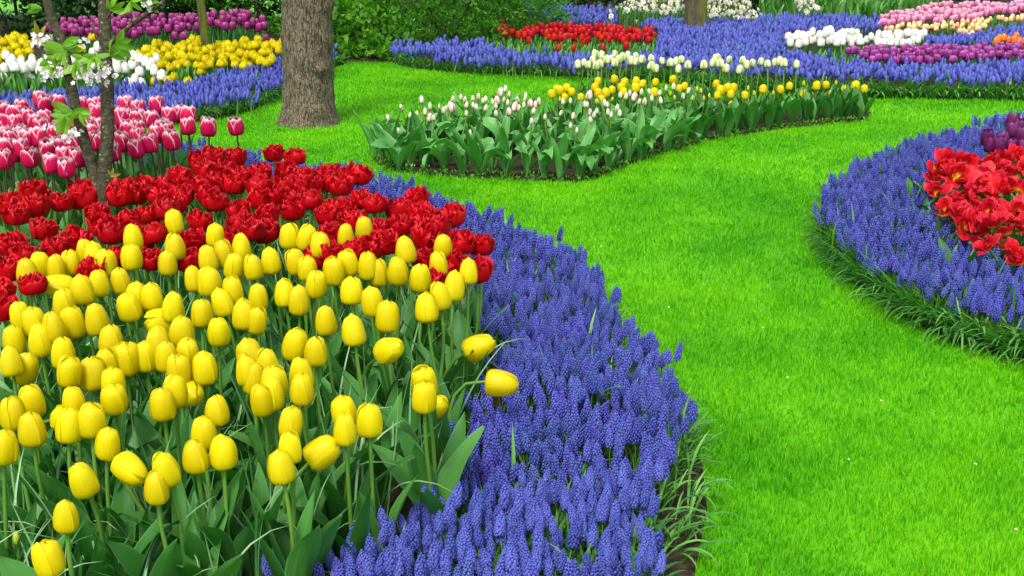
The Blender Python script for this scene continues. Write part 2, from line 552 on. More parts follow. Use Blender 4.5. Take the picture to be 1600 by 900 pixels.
BED_C_FRONT = [(578, 250), (610, 268), (700, 277), (800, 282), (900, 286), (935, 278), (1000, 252), (1100, 222), (1230, 201), (1350, 190)]
BED_C_BACK = [(1362, 176), (1250, 163), (1050, 163), (890, 168), (820, 184), (660, 222), (600, 238)]
bedC = poly_on(BED_C_FRONT + BED_C_BACK)
BED_D_FRONT = [(-500, 212), (0, 208), (200, 203), (330, 190), (400, 172), (440, 150), (470, 122), (540, 100)]
bedD = np.concatenate([poly_on(BED_D_FRONT), [[-2.0, 16], [-9, 16]]])
BED_E_FRONT = [(525, 97), (610, 98), (640, 107), (720, 115), (860, 120), (1000, 127), (1250, 150), (1360, 154), (1600, 158), (1900, 160)]
bedE = np.concatenate([poly_on(BED_E_FRONT), [[9, 20], [-3, 20]]])
BEDS = [bedA, bedB, bedC, bedD, bedE]

n = 161
gx, gy = np.meshgrid(np.linspace(-60, 60, n), np.linspace(-40, 80, n))
_, _, q = sheet(n, n)
obj('lawn', mesh('lawn', G(np.stack([gx.ravel(), gy.ravel(), np.zeros(n * n)], 1), q, np.full((n * n, 2), 0.5)), M['turf']))
tag(bpy.data.objects['lawn'], 'bright green mown lawn winding between the flower beds', 'lawn', kind='structure')


def soil_sheet(poly, z, label):
    lo, hi = poly.min(0), poly.max(0)
    c = Vector((0, 0))
    from mathutils.geometry import tessellate_polygon
    tris = tessellate_polygon([[Vector((p[0], p[1], 0)) for p in poly]])
    g = G(np.column_stack([poly, np.full(len(poly), z)]), [(*t, -1) for t in tris])
    nrm = 0
    for t in tris:
        a, b, d = poly[t[0]], poly[t[1]], poly[t[2]]
        nrm += (b[0] - a[0]) * (d[1] - a[1]) - (b[1] - a[1]) * (d[0] - a[0])
    if nrm < 0:
        g.F = g.F[:, [0, 2, 1, 3]]
    o = obj('soil_ground', mesh('soil_ground', g, M['soil'], False))
    tag(o, label, 'soil', kind='structure')


soil_sheet(bedA, 0.004, 'dark soil under the near yellow and red tulip bed')
soil_sheet(bedB, 0.004, 'dark soil under the red and plum tulip bed')
soil_sheet(bedC, 0.004, 'dark soil under the island of budding tulips')
soil_sheet(bedD, 0.004, 'dark soil under the purple, golden and white tulip bed')
soil_sheet(bedE, 0.004, 'dark soil under the far beds behind the lawn')

# lawn grass: one mass of blades
bu, bv = np.array([0, 1, 0, 1, .5]), np.array([0, 0, .55, .55, 1])
blade = G(np.stack([(bu - .5) * np.array([1, 1, .8, .8, 0]), np.array([0, 0, .12, .12, .42]), np.array([0, 0, .6, .6, 1.0])], 1),
          [(0, 1, 3, 2), (2, 3, 4, -1)], np.stack([bu, bv], 1))


def lawn_points(z0, z1, dens):
    A = poly_on([(-120, 900), (1720, 900)])
    y0, y1 = (z0 - CAM_H * ST) / CT, (z1 - CAM_H * ST) / CT
    w0, w1 = z0 * 870 / F_PX * 1.3 + 0.1, z1 * 870 / F_PX * 1.3 + 0.1
    area = (y1 - y0) * (2 * w1)
    k = int(area * dens)
    y = rng.uniform(y0, y1, k)
    w = w0 + (w1 - w0) * (y - y0) / (y1 - y0)
    x = rng.uniform(-w1, w1, k)
    P = np.stack([x, y], 1)[np.abs(x) < w]
    for b in BEDS:
        P = P[~inside(P, b)]
    return P


gs = []
for z0, z1, dens, wd, hh in ((2.3, 3.4, 32000, .0019, .023), (3.4, 4.6, 24000, .0021, .022), (4.6, 6.2, 15000, .0027, .021), (6.2, 8.2, 9500, .0036, .021), (8.2, 11.8, 5000, .0052, .022)):
    P = lawn_points(z0, z1, dens)
    k = len(P)
    cl = vnoise(P, 0.10, 3)
    hgt = hh * rng.uniform(.6, 1.25, k) * (0.75 + 0.5 * cl)
    R = many_rot(rng.uniform(0, 6.28, k), rng.uniform(0, .35, k), rng.uniform(0, 6.28, k))
    gs.append(scatter(blade, np.column_stack([P, np.zeros(k)]), R, np.stack([wd * rng.uniform(.7, 1.3, k), hgt, hgt], 1)))
o = obj('lawn_grass', mesh('lawn_grass', join(gs), M['grass']))
tag(o, 'short fresh green grass blades of the mown lawn', 'grass', kind='stuff')

# ------------------------------------------------------------------ plant protos
RV = [0, .06, .18, .35, .52, .7, .85, .95, 1]
ZC = [0, .02, .10, .28, .47, .68, .86, .96, 1.0]
WV, WW = [0, .1, .3, .55, .75, .88, .96, 1], [1.0, 1.1, 1.2, 1.15, .95, .68, .38, .05]


def smooth_interp(x, xs, ys):
    xs, ys = np.asarray(xs, float), np.asarray(ys, float)
    d = np.gradient(ys, xs)
    i = np.clip(np.searchsorted(xs, x, 'right') - 1, 0, len(xs) - 2)
    h = xs[i + 1] - xs[i]
    t = (x - xs[i]) / h
    return ((2 * t ** 3 - 3 * t ** 2 + 1) * ys[i] + (t ** 3 - 2 * t ** 2 + t) * h * d[i] + (-2 * t ** 3 + 3 * t ** 2) * ys[i + 1] + (t ** 3 - t ** 2) * h * d[i + 1])


WT = [1.0, 1.1, 1.2, 1.17, 1.08, 1.02, .98, .5]


def one_petal(prof, ang, wid=1.0, rs=1.0, hs=1.0, opn=0.0, tip=0.0, frill=0.0, nu=7, nv=10, seed=0, lift=0.03, zc=ZC, crease=0.02, skew=0.0, ww=None):
    r_ = np.random.default_rng(seed)
    u, v, q = sheet(nu, nv)
    s = 2 * u - 1
    r = smooth_interp(v, RV, prof) * rs
    z = smooth_interp(v, RV, zc) * hs
    w = np.interp(v, WV, ww or WW) * wid
    r = r * (1 + lift * s ** 4 - 0.02 * s * s) + opn * v ** 2.2 + tip * np.clip(v - .8, 0, 1) * 3
    r = r + crease * np.exp(-(s / .22) ** 2) * np.sin(np.pi * v)
    if frill:
        ph = r_.uniform(0, 6.28, 4)
        r = r + frill * v * (np.sin(5 * s + ph[0]) * .6 + np.sin(9 * s + ph[1] + 3 * v) * .5)
        z = z + frill * v * (np.sin(7 * s + ph[2]) * .6 + np.sin(13 * s + ph[3]) * .35)
    z = z - 0.03 * (s ** 2) * v
    a = ang + s * w + skew * v
    return G(np.stack([r * np.cos(a), r * np.sin(a), z], 1), q, np.stack([u, v], 1))


EGG = [.05, .22, .34, .375, .365, .32, .245, .14, .03]
BARREL = [.05, .24, .36, .40, .40, .375, .31, .20, .05]
CUP = [.05, .20, .31, .36, .37, .345, .29, .20, .12]
GOBLET = [.05, .22, .34, .385, .39, .365, .32, .27, .23]
SLIM = [.04, .13, .20, .23, .235, .20, .14, .07, .01]
ROUND = [.05, .26, .39, .44, .44, .41, .34, .27, .2]


def single(prof, seed, nu=7, nv=10, opn=0.0, var=1.0):
    r_ = np.random.default_rng(seed)
    out = []
    a0 = r_.uniform(0, 6.28)
    for k in range(6):
        outer = k % 2 == 0
        closed = prof[-1] < .08 and not outer
        out.append(one_petal(list(np.array(prof) * ([1, 1, 1, 1, 1, 1, .86, .55, -.1] if closed else 1)), a0 + k * math.pi / 3 + r_.uniform(-.08, .08), wid=r_.uniform(.93, 1.05), rs=(1.0 if outer else .91) * r_.uniform(.97, 1.04),
                             hs=r_.uniform(.94, 1.03) if outer else r_.uniform(.96, 1.04), opn=0.0 if closed else opn * r_.uniform(.5, 1.4) + var * r_.uniform(-.02, .03),
                             tip=0.0 if closed else (var * r_.uniform(-.03, .12)) if prof[-1] > .08 else var * r_.uniform(-.02, .05), ww=WT if prof[-1] < .08 else None, lift=.09, nu=nu, nv=nv, seed=seed * 10 + k, skew=r_.uniform(-.1, .1)))
    return join(out)


def double(seed, layers, nu=7, nv=7, frill=.05, prof=None):
    r_ = np.random.default_rng(seed)
    out = []
    for (cnt, rs, hs, opn, wid) in layers:
        a0 = r_.uniform(0, 6.28)
        for k in range(cnt):
            out.append(one_petal(prof or ROUND, a0 + k * 2 * math.pi / cnt + r_.uniform(-.2, .2), wid=wid * r_.uniform(.85, 1.15), rs=rs * r_.uniform(.9, 1.1), hs=hs * r_.uniform(.86, 1.1),
                                 opn=opn * r_.uniform(.5, 1.5), tip=r_.uniform(-.1, .2), frill=frill * r_.uniform(.6, 1.5), nu=nu, nv=nv, seed=seed * 50 + len(out), skew=r_.uniform(-.25, .25), lift=.08))
    return join(out)


DBL = [(5, 1.10, .82, .10, .72), (5, .95, .94, .05, .68), (5, .74, 1.0, .02, .66), (4, .46, .98, .02, .8)]
FLARE = [.05, .27, .42, .49, .52, .52, .50, .46, .42]
OPEN = [(4, .86, .80, .95, .72), (3, .8, .92, .62, .8), (3, .68, .95, .40, .75), (2, .5, .9, .25, .8)]


def tulip_leaf(L, W, bend, twist, cup, seed, nu=5, nv=11, wave=.0, flop=0.0):
    """a blade that grows up from the origin and arches towards +X; flop folds its tip over"""
    r_ = np.random.default_rng(seed)
    u, v, q = sheet(nu, nv)
    s = 2 * u - 1
    t = np.linspace(0, 1, nv)
    ang = bend * t ** 1.6 + flop / (1 + np.exp(-(t - .62) * 14))
    dx, dz = np.sin(ang), np.cos(ang)
    cx = np.concatenate([[0], np.cumsum((dx[1:] + dx[:-1]) / 2)]) / (nv - 1) * L
    cz = np.concatenate([[0], np.cumsum((dz[1:] + dz[:-1]) / 2)]) / (nv - 1) * L
    X, Z = np.repeat(cx, nu), np.repeat(cz, nu)
    A = np.repeat(ang, nu)
    w = np.interp(v, [0, .08, .25, .45, .65, .82, .94, 1], [.42, .5, .82, 1, .9, .6, .25, .0]) * W / 2
    ph = r_.uniform(0, 6.28)
    cu = cup * (1 - .5 * v)
    tw = twist * v
    # cross direction: y, depth direction: inwards normal
    y = s * w * np.cos(cu * np.abs(s))
    dpt = np.abs(s) * w * np.sin(cu) + wave * W * np.sin(v * 9 + ph + s) * np.abs(s)
    y2 = y * np.cos(tw) - dpt * np.sin(tw)
    d2 = y * np.sin(tw) + dpt * np.cos(tw)
    nx, nz = -np.cos(A), np.sin(A)
    return G(np.stack([X + nx * d2, y2, Z + nz * d2], 1), q, np.stack([u, v], 1))


LEAF_NEAR = [mesh('leaf', tulip_leaf(1, r, b, t, c, i, wave=.08), M['leaf']) for i, (r, b, t, c) in enumerate(
    [(.20, .35, .3, .7), (.24, .55, -.4, .6), (.17, .25, .6, .8), (.22, .8, .2, .5), (.26, .45, -.7, .55), (.15, .15, .2, .9), (.21, 1.0, -.3, .5)])]
LEAF_GREY = [mesh('leaf', tulip_leaf(1, r, b, t, c, i, wave=.12, flop=f), M['leaf_grey']) for i, (r, b, t, c, f) in enumerate(
    [(.30, .5, .4, .5, 0), (.34, .8, -.5, .5, .6), (.27, .3, .6, .7, 0), (.32, .9, .5, .45, 1.1), (.36, .5, -.6, .5, .3), (.25, .2, .2, .8, 0), (.30, 1.2, -.3, .5, .5), (.3, .6, .2, .5, 1.5)])]

MESHES = {}


def blooms(key, mat, protos):
    MESHES[key] = [mesh('bloom', p, mat) for p in protos]


blooms('yellow', M['yellow'], [single(EGG, 100 + i, opn=(0, .02, .05, .0, .10)[i % 5], var=1.5) for i in range(12)])
blooms('red_double', M['red_double'], [double(200 + i, DBL, frill=.075, nv=9, prof=FLARE) for i in range(9)])
blooms('pink_white', M['pink_white'], [single(GOBLET, 300 + i, opn=.02) for i in range(6)])
blooms('red_open', M['red_open'], [double(400 + i, OPEN, frill=.06, nv=9) for i in range(7)])
blooms('dark_purple', M['dark_purple'], [single(GOBLET, 500 + i) for i in range(4)])
blooms('island_yellow', M['island_yellow'], [single(BARREL, 600 + i, 5, 8) for i in range(4)])
blooms('bud', M['bud'], [single(SLIM, 620 + i, 5, 8, var=.4) for i in range(4)])
blooms('bud_pale', M['bud_pale'], [single(SLIM, 640 + i, 5, 8, var=.4) for i in range(4)])
blooms('bud_green', M['bud_green'], [single(SLIM, 660 + i, 5, 8, var=.4) for i in range(3)])
blooms('cream_green', M['cream_green'], [single(EGG, 680 + i, 5, 8, opn=.05) for i in range(5)])


def axis_rot(ax, yaw):
    ax = Vector(ax).normalized()
    return (ax.to_track_quat('Z', 'Y').to_matrix() @ Matrix.Rotation(yaw, 3, 'Z')).to_4x4()


def stem_mesh(base_to_top, axis, r0, r1, mat, seg=7, sides=7, droop=.35):
    p0 = np.zeros(3)
    p3 = np.asarray(base_to_top, float)
    h = max(np.linalg.norm(p3), .05)
    p1 = np.array([p3[0] * .1, p3[1] * .1, h * .45])
    p2 = p3 - np.asarray(axis) * h * droop
    return mesh('stem', tube(bez(p0, p1, p2, p3, seg), np.linspace(r0, r1, seg), sides, cap=False), mat)


def tulip(kind, name, C, size, label, cat, group, axis=None, leaves=3, leaf_set=LEAF_NEAR, leaf_len=(.24, .34), leaf_w=(.9, 1.2), stem_mat='stem', r=.0042,
          bloomlen=1.0, base=None, wide=1.0, droop=.35, wiggle=.05, lean=None):
    """one tulip as a thing: an empty on the soil that carries bloom, stem and leaves"""
    C = np.asarray(C, float)
    if axis is None:
        t, d = abs(random.gauss(0, .13)), random.uniform(0, 6.28)
        axis = (math.sin(t) * math.cos(d), math.sin(t) * math.sin(d), math.cos(t))
    axis = np.asarray(axis, float) / np.linalg.norm(axis)
    T = C - axis * size * .5 * bloomlen
    if base is None:
        base = (T[0] - axis[0] * .12 + random.gauss(0, wiggle * .4), T[1] - axis[1] * .12 + random.gauss(0, wiggle * .3))
    e = thing(name, (base[0], base[1], .004), label, cat, group)
    rel = T - np.array([base[0], base[1], .004])
    o = obj('bloom', random.choice(MESHES[kind]), e)
    o.matrix_basis = Matrix.Translation(rel) @ axis_rot(axis, random.uniform(0, 6.28)) @ Matrix.Diagonal((size * wide, size * wide, size, 1))
    obj('stem', stem_mesh(rel + axis * size * .03, axis, r * 1.25, r, M[stem_mat], droop=droop), e)
    y0 = random.uniform(0, 6.28)
    for k in range(leaves):
        L = random.uniform(*leaf_len)
        w = L * random.uniform(*leaf_w)
        lf = obj('leaf', random.choice(leaf_set), e)
        a = y0 + k * 2.4 + random.uniform(-.4, .4)
        lf.matrix_basis = Matrix.Translation((math.cos(a) * .008, math.sin(a) * .008, 0)) @ Matrix.Rotation(a, 4, 'Z') @ Matrix.Rotation(random.uniform(.05, .3), 4, 'Y') @ Matrix.Diagonal((L, w, L, 1))
    return e


def leafy_plant(name, pos, label, cat, group, leaves, leaf_set, leaf_len, leaf_w=(.9, 1.2), tilt=(.1, .6), yaw=None):
    e = thing(name, (pos[0], pos[1], .004), label, cat, group)
    y0 = random.uniform(0, 6.28)
    for k in range(leaves):
        L = random.uniform(*leaf_len)
        w = L * random.uniform(*leaf_w)
        lf = obj('leaf', random.choice(leaf_set), e)
        a = y0 + k * 2.4 + random.uniform(-.4, .4)
        if yaw is not None:
            a = yaw + random.uniform(-1.3, 1.3)
        lf.matrix_basis = Matrix.Translation((math.cos(a) * .012, math.sin(a) * .012, 0)) @ Matrix.Rotation(a, 4, 'Z') @ Matrix.Rotation(random.uniform(*tilt), 4, 'Y') @ Matrix.Diagonal((L, w, L, 1))
    return e


def crop(x0, y0, k, pts):
    return [(x0 + p[0] / k, y0 + p[1] / k, *p[2:]) for p in pts]


def px_size(px, C):
    z = pix(C)[0][2]
    return px * z / F_PX


# ------------------------------------------------------------------ trees
def trunk_bump(seed, knobs=14, amp=.10, length=3.0, flare=None):
    r_ = np.random.default_rng(seed)
    K = [(r_.uniform(0, 6.28), r_.uniform(0, length), r_.uniform(.4, 1) * amp, r_.uniform(.2, .45), r_.uniform(.015, .05)) for _ in range(knobs)]
    ph = r_.uniform(0, 6.28, 6)

    def f(a, p, i):
        z = p[2]
        v = 1 + .025 * np.sin(3 * a + ph[0] + z * 2) + .018 * np.sin(7 * a + ph[1] + z * 5) + .012 * np.sin(13 * a + ph[2] - z * 9) + .012 * np.sin(z * 37 + ph[3] + 2 * a) + .008 * np.sin(z * 71 + ph[4] + 5 * a)
        for (ka, kz, am, wa, wz) in K:
            da = np.angle(np.exp(1j * (a - ka)))
            v = v + am * np.exp(-(da / wa) ** 2 - ((z - kz) / wz) ** 2)
        if flare:
            v = v + flare * np.exp(-z / .07) * (1 + .35 * np.sin(5 * a + ph[5]))
        return v
    return f


def big_tree(name, base, top_dx, radius, height, mat, label, seed, knobs, amp, flare, limbs=3, n=150, sides=40):
    e = thing(name, (base[0], base[1], 0), label, 'tree')
    t = np.linspace(0, 1, n) ** 1.5
    pts = np.stack([top_dx * t * height, .02 * np.sin(t * 5), t * height - .03], 1)
    rad = radius * (1 - .22 * t)
    obj('trunk', mesh('trunk', tube(pts, rad, sides, trunk_bump(seed, knobs, amp, min(height, 1.6), flare)), mat), e)
    r_ = np.random.default_rng(seed + 5)
    for k in range(limbs):
        a = k * 2.1 + r_.uniform(0, 1)
        d = np.array([math.cos(a), math.sin(a), 0])
        s = pts[-1] - np.array([0, 0, .1 + .35 * k])
        q4 = bez(s, s + d * .3 + [0, 0, .5], s + d * .7 + [0, 0, 1.2], s + d * 1.3 + [0, 0, 2.2], 10)
        obj('branch', mesh('branch', tube(q4, np.linspace(radius * .5, radius * .12, 10), 10), mat), e)
    return e


b = on(485, 193)
big_tree('broad_tree', b, .016, .172, 3.2, M['bark'], 'thick grey-brown tree trunk with knobbly bark standing on the lawn', 11, 40, .14, .26)
b = deep(324, 92, 10.0)
big_tree('young_tree', (b[0], b[1]), -.035, .037, 2.6, M['bark_moss'], 'thin mossy green tree trunk rising out of the golden double tulips', 12, 6, .15, .1, 2, 60, 14)
b = deep(1086, 46, 12.7)
big_tree('mossy_tree', (b[0], b[1]), .0, .122, 3.0, M['bark_moss_right'], 'brown tree trunk with a mossy side standing in the sea of blue flowers', 13, 6, .05, .1, 2, 80, 24)

# cherry tree in the near bed
ZT = 4.65
cb = deep(158, 325, ZT)
cherry = thing('cherry_tree', (cb[0], cb[1], 0), 'young twin-stemmed cherry tree with white blossom among pink tulips', 'tree')


def loc_pts(pts, z=ZT):
    out = []
    for p in pts:
        w = deep(p[0], p[1], p[2] if len(p) > 2 else z)
        out.append(w - np.array([cb[0], cb[1], 0]))
    return np.array(out)


def spline(P, n):
    P = np.asarray(P)
    t = np.concatenate([[0], np.cumsum(np.linalg.norm(np.diff(P, axis=0), axis=1))])
    x = np.linspace(0, t[-1], n)
    return np.stack([smooth_interp(x, t, P[:, i]) for i in range(3)], 1)


base_pt = np.array([[0, 0, -.02]])
A = spline(np.concatenate([base_pt, loc_pts([(160, 325), (163, 270), (168, 200), (167, 140), (164, 60), (163, -20), (160, -120)])]), 90)
obj('trunk', mesh('trunk', tube(A, np.linspace(.030, .021, 90), 18, trunk_bump(21, 10, .12, 1.2)), M['bark_cherry']), cherry)
B = spline(loc_pts([(160, 325), (148, 272), (136, 235), (120, 175, 4.6), (108, 120, 4.6), (98, 70, 4.6), (80, 25, 4.58), (68, -25, 4.55), (50, -110, 4.5)]), 80)
obj('trunk', mesh('trunk', tube(B, np.linspace(.024, .0145, 80), 16, trunk_bump(22, 10, .15, 1.2)), M['bark_cherry']), cherry)
Cb = spline(loc_pts([(170, 72), (190, 52, 4.62), (225, 25, 4.58), (258, 0, 4.55), (300, -45, 4.5)]), 30)
obj('branch', mesh('branch', tube(Cb, np.linspace(.010, .006, 30), 8), M['bark_cherry']), cherry)
TW = []
for pts in ([(80, 45), (70, 25), (64, 16)], [(165, 30), (172, 20), (176, 12)], [(205, 40), (206, 20), (207, 4)], [(165, 290), (170, 283), (173, 276)], [(98, 70), (80, 66), (66, 60)], [(150, 60), (140, 25), (132, 12)], [(134, 232), (145, 215), (152, 200)], [(118, 165), (100, 175), (80, 178)], [(106, 110), (85, 95), (62, 78)], [(165, 110), (150, 100), (135, 105)], [(165, 90), (180, 85), (195, 72)]):
    S = spline(loc_pts(pts, 4.58), 12)
    TW.append((pts[-1], obj('twig', mesh('twig', tube(S, np.linspace(.004, .002, 12), 5), M['bark_cherry']), cherry)))


def cherry_leaf(seed):
    return tulip_leaf(1, .42, .6, .3, .35, seed, 5, 8, .05)


def spray_leaves(at, leafs, mat, size=.065):
    """a tuft of young leaves; leafs: directions on the picture in degrees"""
    gs = []
    for k, d in enumerate(leafs):
        a = math.radians(d)
        ax = np.array([math.cos(a), random.uniform(-.5, .2), math.sin(a)])
        m4 = np.array(axis_rot(ax, random.uniform(-.5, .5)))[:3, :3]
        gs.append(cherry_leaf(k + int(at[0])).tf(m4, (0, 0, 0), size * .86 * random.uniform(.7, 1.25)))
    o = obj('leaf_spray', mesh('leaf_spray', join(gs), mat), min(TW, key=lambda q: (q[0][0] - at[0]) ** 2 + (q[0][1] - at[1]) ** 2)[1])
    o.location = loc_pts([at])[0]


spray_leaves((104, 82, 4.53), [170, 200, 215, 190, 235, 160, 150, 260], M['cherry_leaf'], .085)
spray_leaves((98, 72, 4.52), [10, 30, 350, 20], M['cherry_leaf'], .085)
spray_leaves((132, 92, 4.52), [200, 160, 20, 340, 260], M['cherry_leaf'], .07)
spray_leaves((172, 85, 4.55), [80, 20, 50, 0, 340, 190], M['cherry_leaf'], .075)
spray_leaves((88, 90, 4.52), [200, 225, 245, 180, 265], M['cherry_leaf'], .08)
spray_leaves((120, 100, 4.52), [250, 290, 215, 330], M['cherry_leaf'], .075)
spray_leaves((150, 88, 4.52), [200, 170, 235, 300], M['cherry_leaf'], .07)
spray_leaves((182, 70, 4.55), [350, 20, 320, 60], M['cherry_leaf'], .07)
spray_leaves((125, 178, 4.53), [330, 10, 290, 200], M['cherry_leaf'], .075)
spray_leaves((65, 14, 4.55), [175, 160, 190], M['cherry_leaf'], .075)
spray_leaves((66, 58, 4.55), [110, 75, 130], M['cherry_leaf_bronze'], .075)
spray_leaves((64, 52, 4.56), [180, 200], M['cherry_leaf_bronze'], .06)
spray_leaves((172, 14, 4.56), [60, 20, 100, 350], M['cherry_leaf'], .07)
spray_leaves((206, 2, 4.55), [270, 230, 310, 250, 20, 80], M['cherry_leaf'], .075)
spray_leaves((232, 2, 4.55), [300, 0, 60], M['cherry_leaf'], .06)
spray_leaves((112, 176, 4.54), [175, 160, 190, 215, 150, 10, 330], M['cherry_leaf'], .085)
spray_leaves((104, 182, 4.53), [235, 255, 200, 300], M['cherry_leaf'], .08)
spray_leaves((172, 275, 4.55), [60, 10, 100], M['cherry_leaf_bronze'], .04)


def blossom_spray(at, n_, rad):
    gs = []
    for k in range(n_):
        c = np.array([random.gauss(0, rad), random.gauss(0, rad * .5), random.gauss(0, rad * .75)])
        ax = np.array([random.uniform(-.8, .8), random.uniform(-1, -.1), random.uniform(-.6, .8)])
        m4 = np.array(axis_rot(ax, random.uniform(0, 6)))[:3, :3]
        fl = []
        for j in range(5):
            u, v, qd = sheet(3, 4)
            s = 2 * u - 1
            w = np.interp(v, [0, .5, .85, 1], [.12, .42, .36, .12])
            g = G(np.stack([v, s * w, .25 * v ** 2 + .12 * s * s], 1), qd, np.stack([u, v], 1))
            fl.append(g.tf(rz(j * 2 * math.pi / 5)))
        gs.append(join(fl).tf(m4, c, .0115 * random.uniform(.8, 1.15)))
    o = obj('blossom_spray', mesh('blossom_spray', join(gs), M['blossom']), min(TW, key=lambda q: (q[0][0] - at[0]) ** 2 + (q[0][1] - at[1]) ** 2)[1])
    o.location = loc_pts([at])[0]


for at, n_, rad in (((58, 63, 4.52), 16, .022), ((70, 68, 4.52), 10, .016), ((83, 112, 4.52), 26, .034), ((98, 98, 4.54), 12, .024), ((140, 116, 4.52), 24, .03), ((166, 112, 4.52), 18, .024),
                    ((150, 122, 4.53), 10, .02), ((78, 62, 4.54), 6, .012), ((125, 65, 4.54), 9, .02), ((84, 205, 4.54), 9, .022), ((120, 206, 4.54), 10, .018), ((233, 10, 4.55), 6, .014), ((102, 212, 4.54), 5, .02)):
    blossom_spray(at, n_, rad)

# ------------------------------------------------------------------ shrubs and hedges behind
ul, vl = np.array([.5, 0, 1, .5]), np.array([0, .5, .5, 1])
leaflet = G(np.array([[0, 0, 0], [-.17, .03, .45], [.17, .03, .45], [0, -.05, 1.0]]), [(0, 2, 3, 1)], np.stack([ul, vl], 1))
leaflet_broad = G(np.array([[0, 0, 0], [-.32, .08, .5], [.32, .08, .5], [0, -.08, 1.0]]), [(0, 2, 3, 1)], np.stack([ul, vl], 1))


def bush(name, label, cx, cy, rx_, ry_, hgt, count, size, mat, cat, proto=leaflet, group=None, boxy=False, up=.5):
    e = thing(name, (cx, cy, 0), label, cat, group)
    k = count
    # shoots: leaves sit along many outward shoots, so that the outline is uneven
    ns = max(20, k // 22)
    if boxy:
        x = rng.uniform(-rx_, rx_, ns); y = rng.uniform(-ry_, ry_, ns); z = rng.uniform(.02, 1, ns) ** 1.8 * hgt
        face = rng.random(ns)
        y = np.where(face < .7, -ry_ + np.abs(rng.normal(0, .10, ns)), y)
        z = np.where(face >= .7, hgt - np.abs(rng.normal(0, .08, ns)), z)
        sp = np.stack([x, y, z], 1)
        dirs = np.stack([rng.normal(0, .5, ns), np.where(face < .7, -1, rng.normal(0, .5, ns)), np.where(face >= .7, 1, up)], 1)
    else:
        a = rng.uniform(0, 6.28, ns)
        c = rng.uniform(-.85, .95, ns)
        sn = np.sqrt(1 - np.clip(c, -1, 1) ** 2)
        d = np.stack([np.cos(a) * sn, np.sin(a) * sn, c], 1)
        lump = .72 + .4 * vnoise(np.stack([a * 2 + 7, c * 3 + 3], 1), .8, int(abs(cx * 100)) % 97)
        rr = lump * rng.uniform(.62, 1.03, ns)
        sp = d * rr[:, None] * np.array([rx_, ry_, hgt * .62]) + np.array([0, 0, hgt * .42])
        sp[:, 2] = np.maximum(sp[:, 2], rng.uniform(.02, .12, ns))
        dirs = d + np.array([0, 0, up])
    dirs = dirs + rng.normal(0, .45, dirs.shape)
    dirs /= np.linalg.norm(dirs, axis=1)[:, None]
    idx = rng.integers(0, ns, k)
    t = rng.uniform(0, 1, k)
    Ls = size * 5.0
    P = sp[idx] + dirs[idx] * (t * Ls)[:, None] + rng.normal(0, size * .25, (k, 3)) - np.array([0, 0, 1]) * (t ** 2 * Ls * .15)[:, None]
    P[:, 2] = np.maximum(P[:, 2], .01)
    ld = dirs[idx] * .7 + rng.normal(0, .65, (k, 3))
    ld /= np.linalg.norm(ld, axis=1)[:, None]
    tilt = np.arccos(np.clip(ld[:, 2], -1, 1)); td = np.arctan2(ld[:, 1], ld[:, 0])
    g = scatter(proto, P, many_rot(rng.uniform(0, 6.28, k), tilt, td), size * rng.uniform(.6, 1.3, k))
    g.UV[:, 0] = np.clip(np.repeat(rng.random(ns)[idx], len(proto.V)) * .6 + g.UV[:, 0] * .4, 0, 1)
    obj('foliage', mesh('foliage', g, mat), e)
    st = []
    for j in range(6):
        a = random.uniform(0, 6.28); rr = random.uniform(.3, .8)
        p3 = np.array([math.cos(a) * rx_ * rr, math.sin(a) * ry_ * rr, hgt * random.uniform(.5, .85)])
        obj('stem', mesh('stem', tube(bez(np.array([p3[0] * .15, p3[1] * .15, 0]), np.array([p3[0] * .3, p3[1] * .3, hgt * .3]), p3 * .8, p3, 8), np.linspace(.014, .004, 8), 5), M['twig']), e)
    return e


def at_depth(px, z):
    d = deep(px, 100, z)
    return d[0], (z - CAM_H * ST) / CT


for (px, z, rx_, ry_, h, cnt, sz, label) in (
        (600, 12.1, .75, .6, 1.25, 9000, .050, 'large feathery green shrub behind the thick grey trunk'),
        (700, 12.4, .85, .65, 1.15, 10000, .050, 'wide feathery green shrub above the near end of the far blue band'),
        (800, 12.9, .60, .55, .62, 6500, .045, 'low rounded green shrub beside the far red tulips'),
        (760, 13.6, .8, .6, 1.2, 8000, .050, 'tall feathery green shrub behind the low rounded one')):
    x, y = at_depth(px, z)
    bush('green_shrub', label, x, y, rx_, ry_, h, cnt, sz, M['shrub'], 'shrub', group='feathery green shrubs behind the lawn')
for (px, z, rx_, h, cnt, sz, label) in ((545, 11.75, .32, .45, 1500, .075, 'low broad-leaved bush at the foot of the feathery shrubs by the grey trunk'),
                                        (590, 11.75, .28, .34, 1100, .07, 'small broad-leaved bush at the start of the far blue band')):
    x, y = at_depth(px, z)
    bush('broad_leaved_bush', label, x, y, rx_, .3, h, cnt, sz, M['shrub_broad'], 'bush', leaflet_broad, group='broad-leaved bushes by the grey trunk')
for (px, z, rx_, h, cnt, mk, label) in ((30, 13.0, 1.2, 1.7, 7000, 'evergreen', 'dark evergreen shrub behind the golden tulips and cherry stems'),
                                        (190, 13.6, 1.2, 1.7, 7000, 'evergreen', 'dark evergreen shrub behind the middle of the purple tulips'),
                                        (400, 13.6, 1.1, 1.6, 11000, 'shrub', 'mid green bushy shrub behind the end of the purple tulips'),
                                        (290, 14.0, 1.0, 1.6, 6000, 'evergreen', 'dark evergreen shrub behind the thin mossy trunk')):
    x, y = at_depth(px, z)
    bush('evergreen_shrub' if mk == 'evergreen' else 'bushy_shrub', label, x, y, rx_, .7, h, cnt, .075 if mk == 'evergreen' else .055, M[mk], 'shrub', leaflet_broad if mk == 'evergreen' else leaflet)
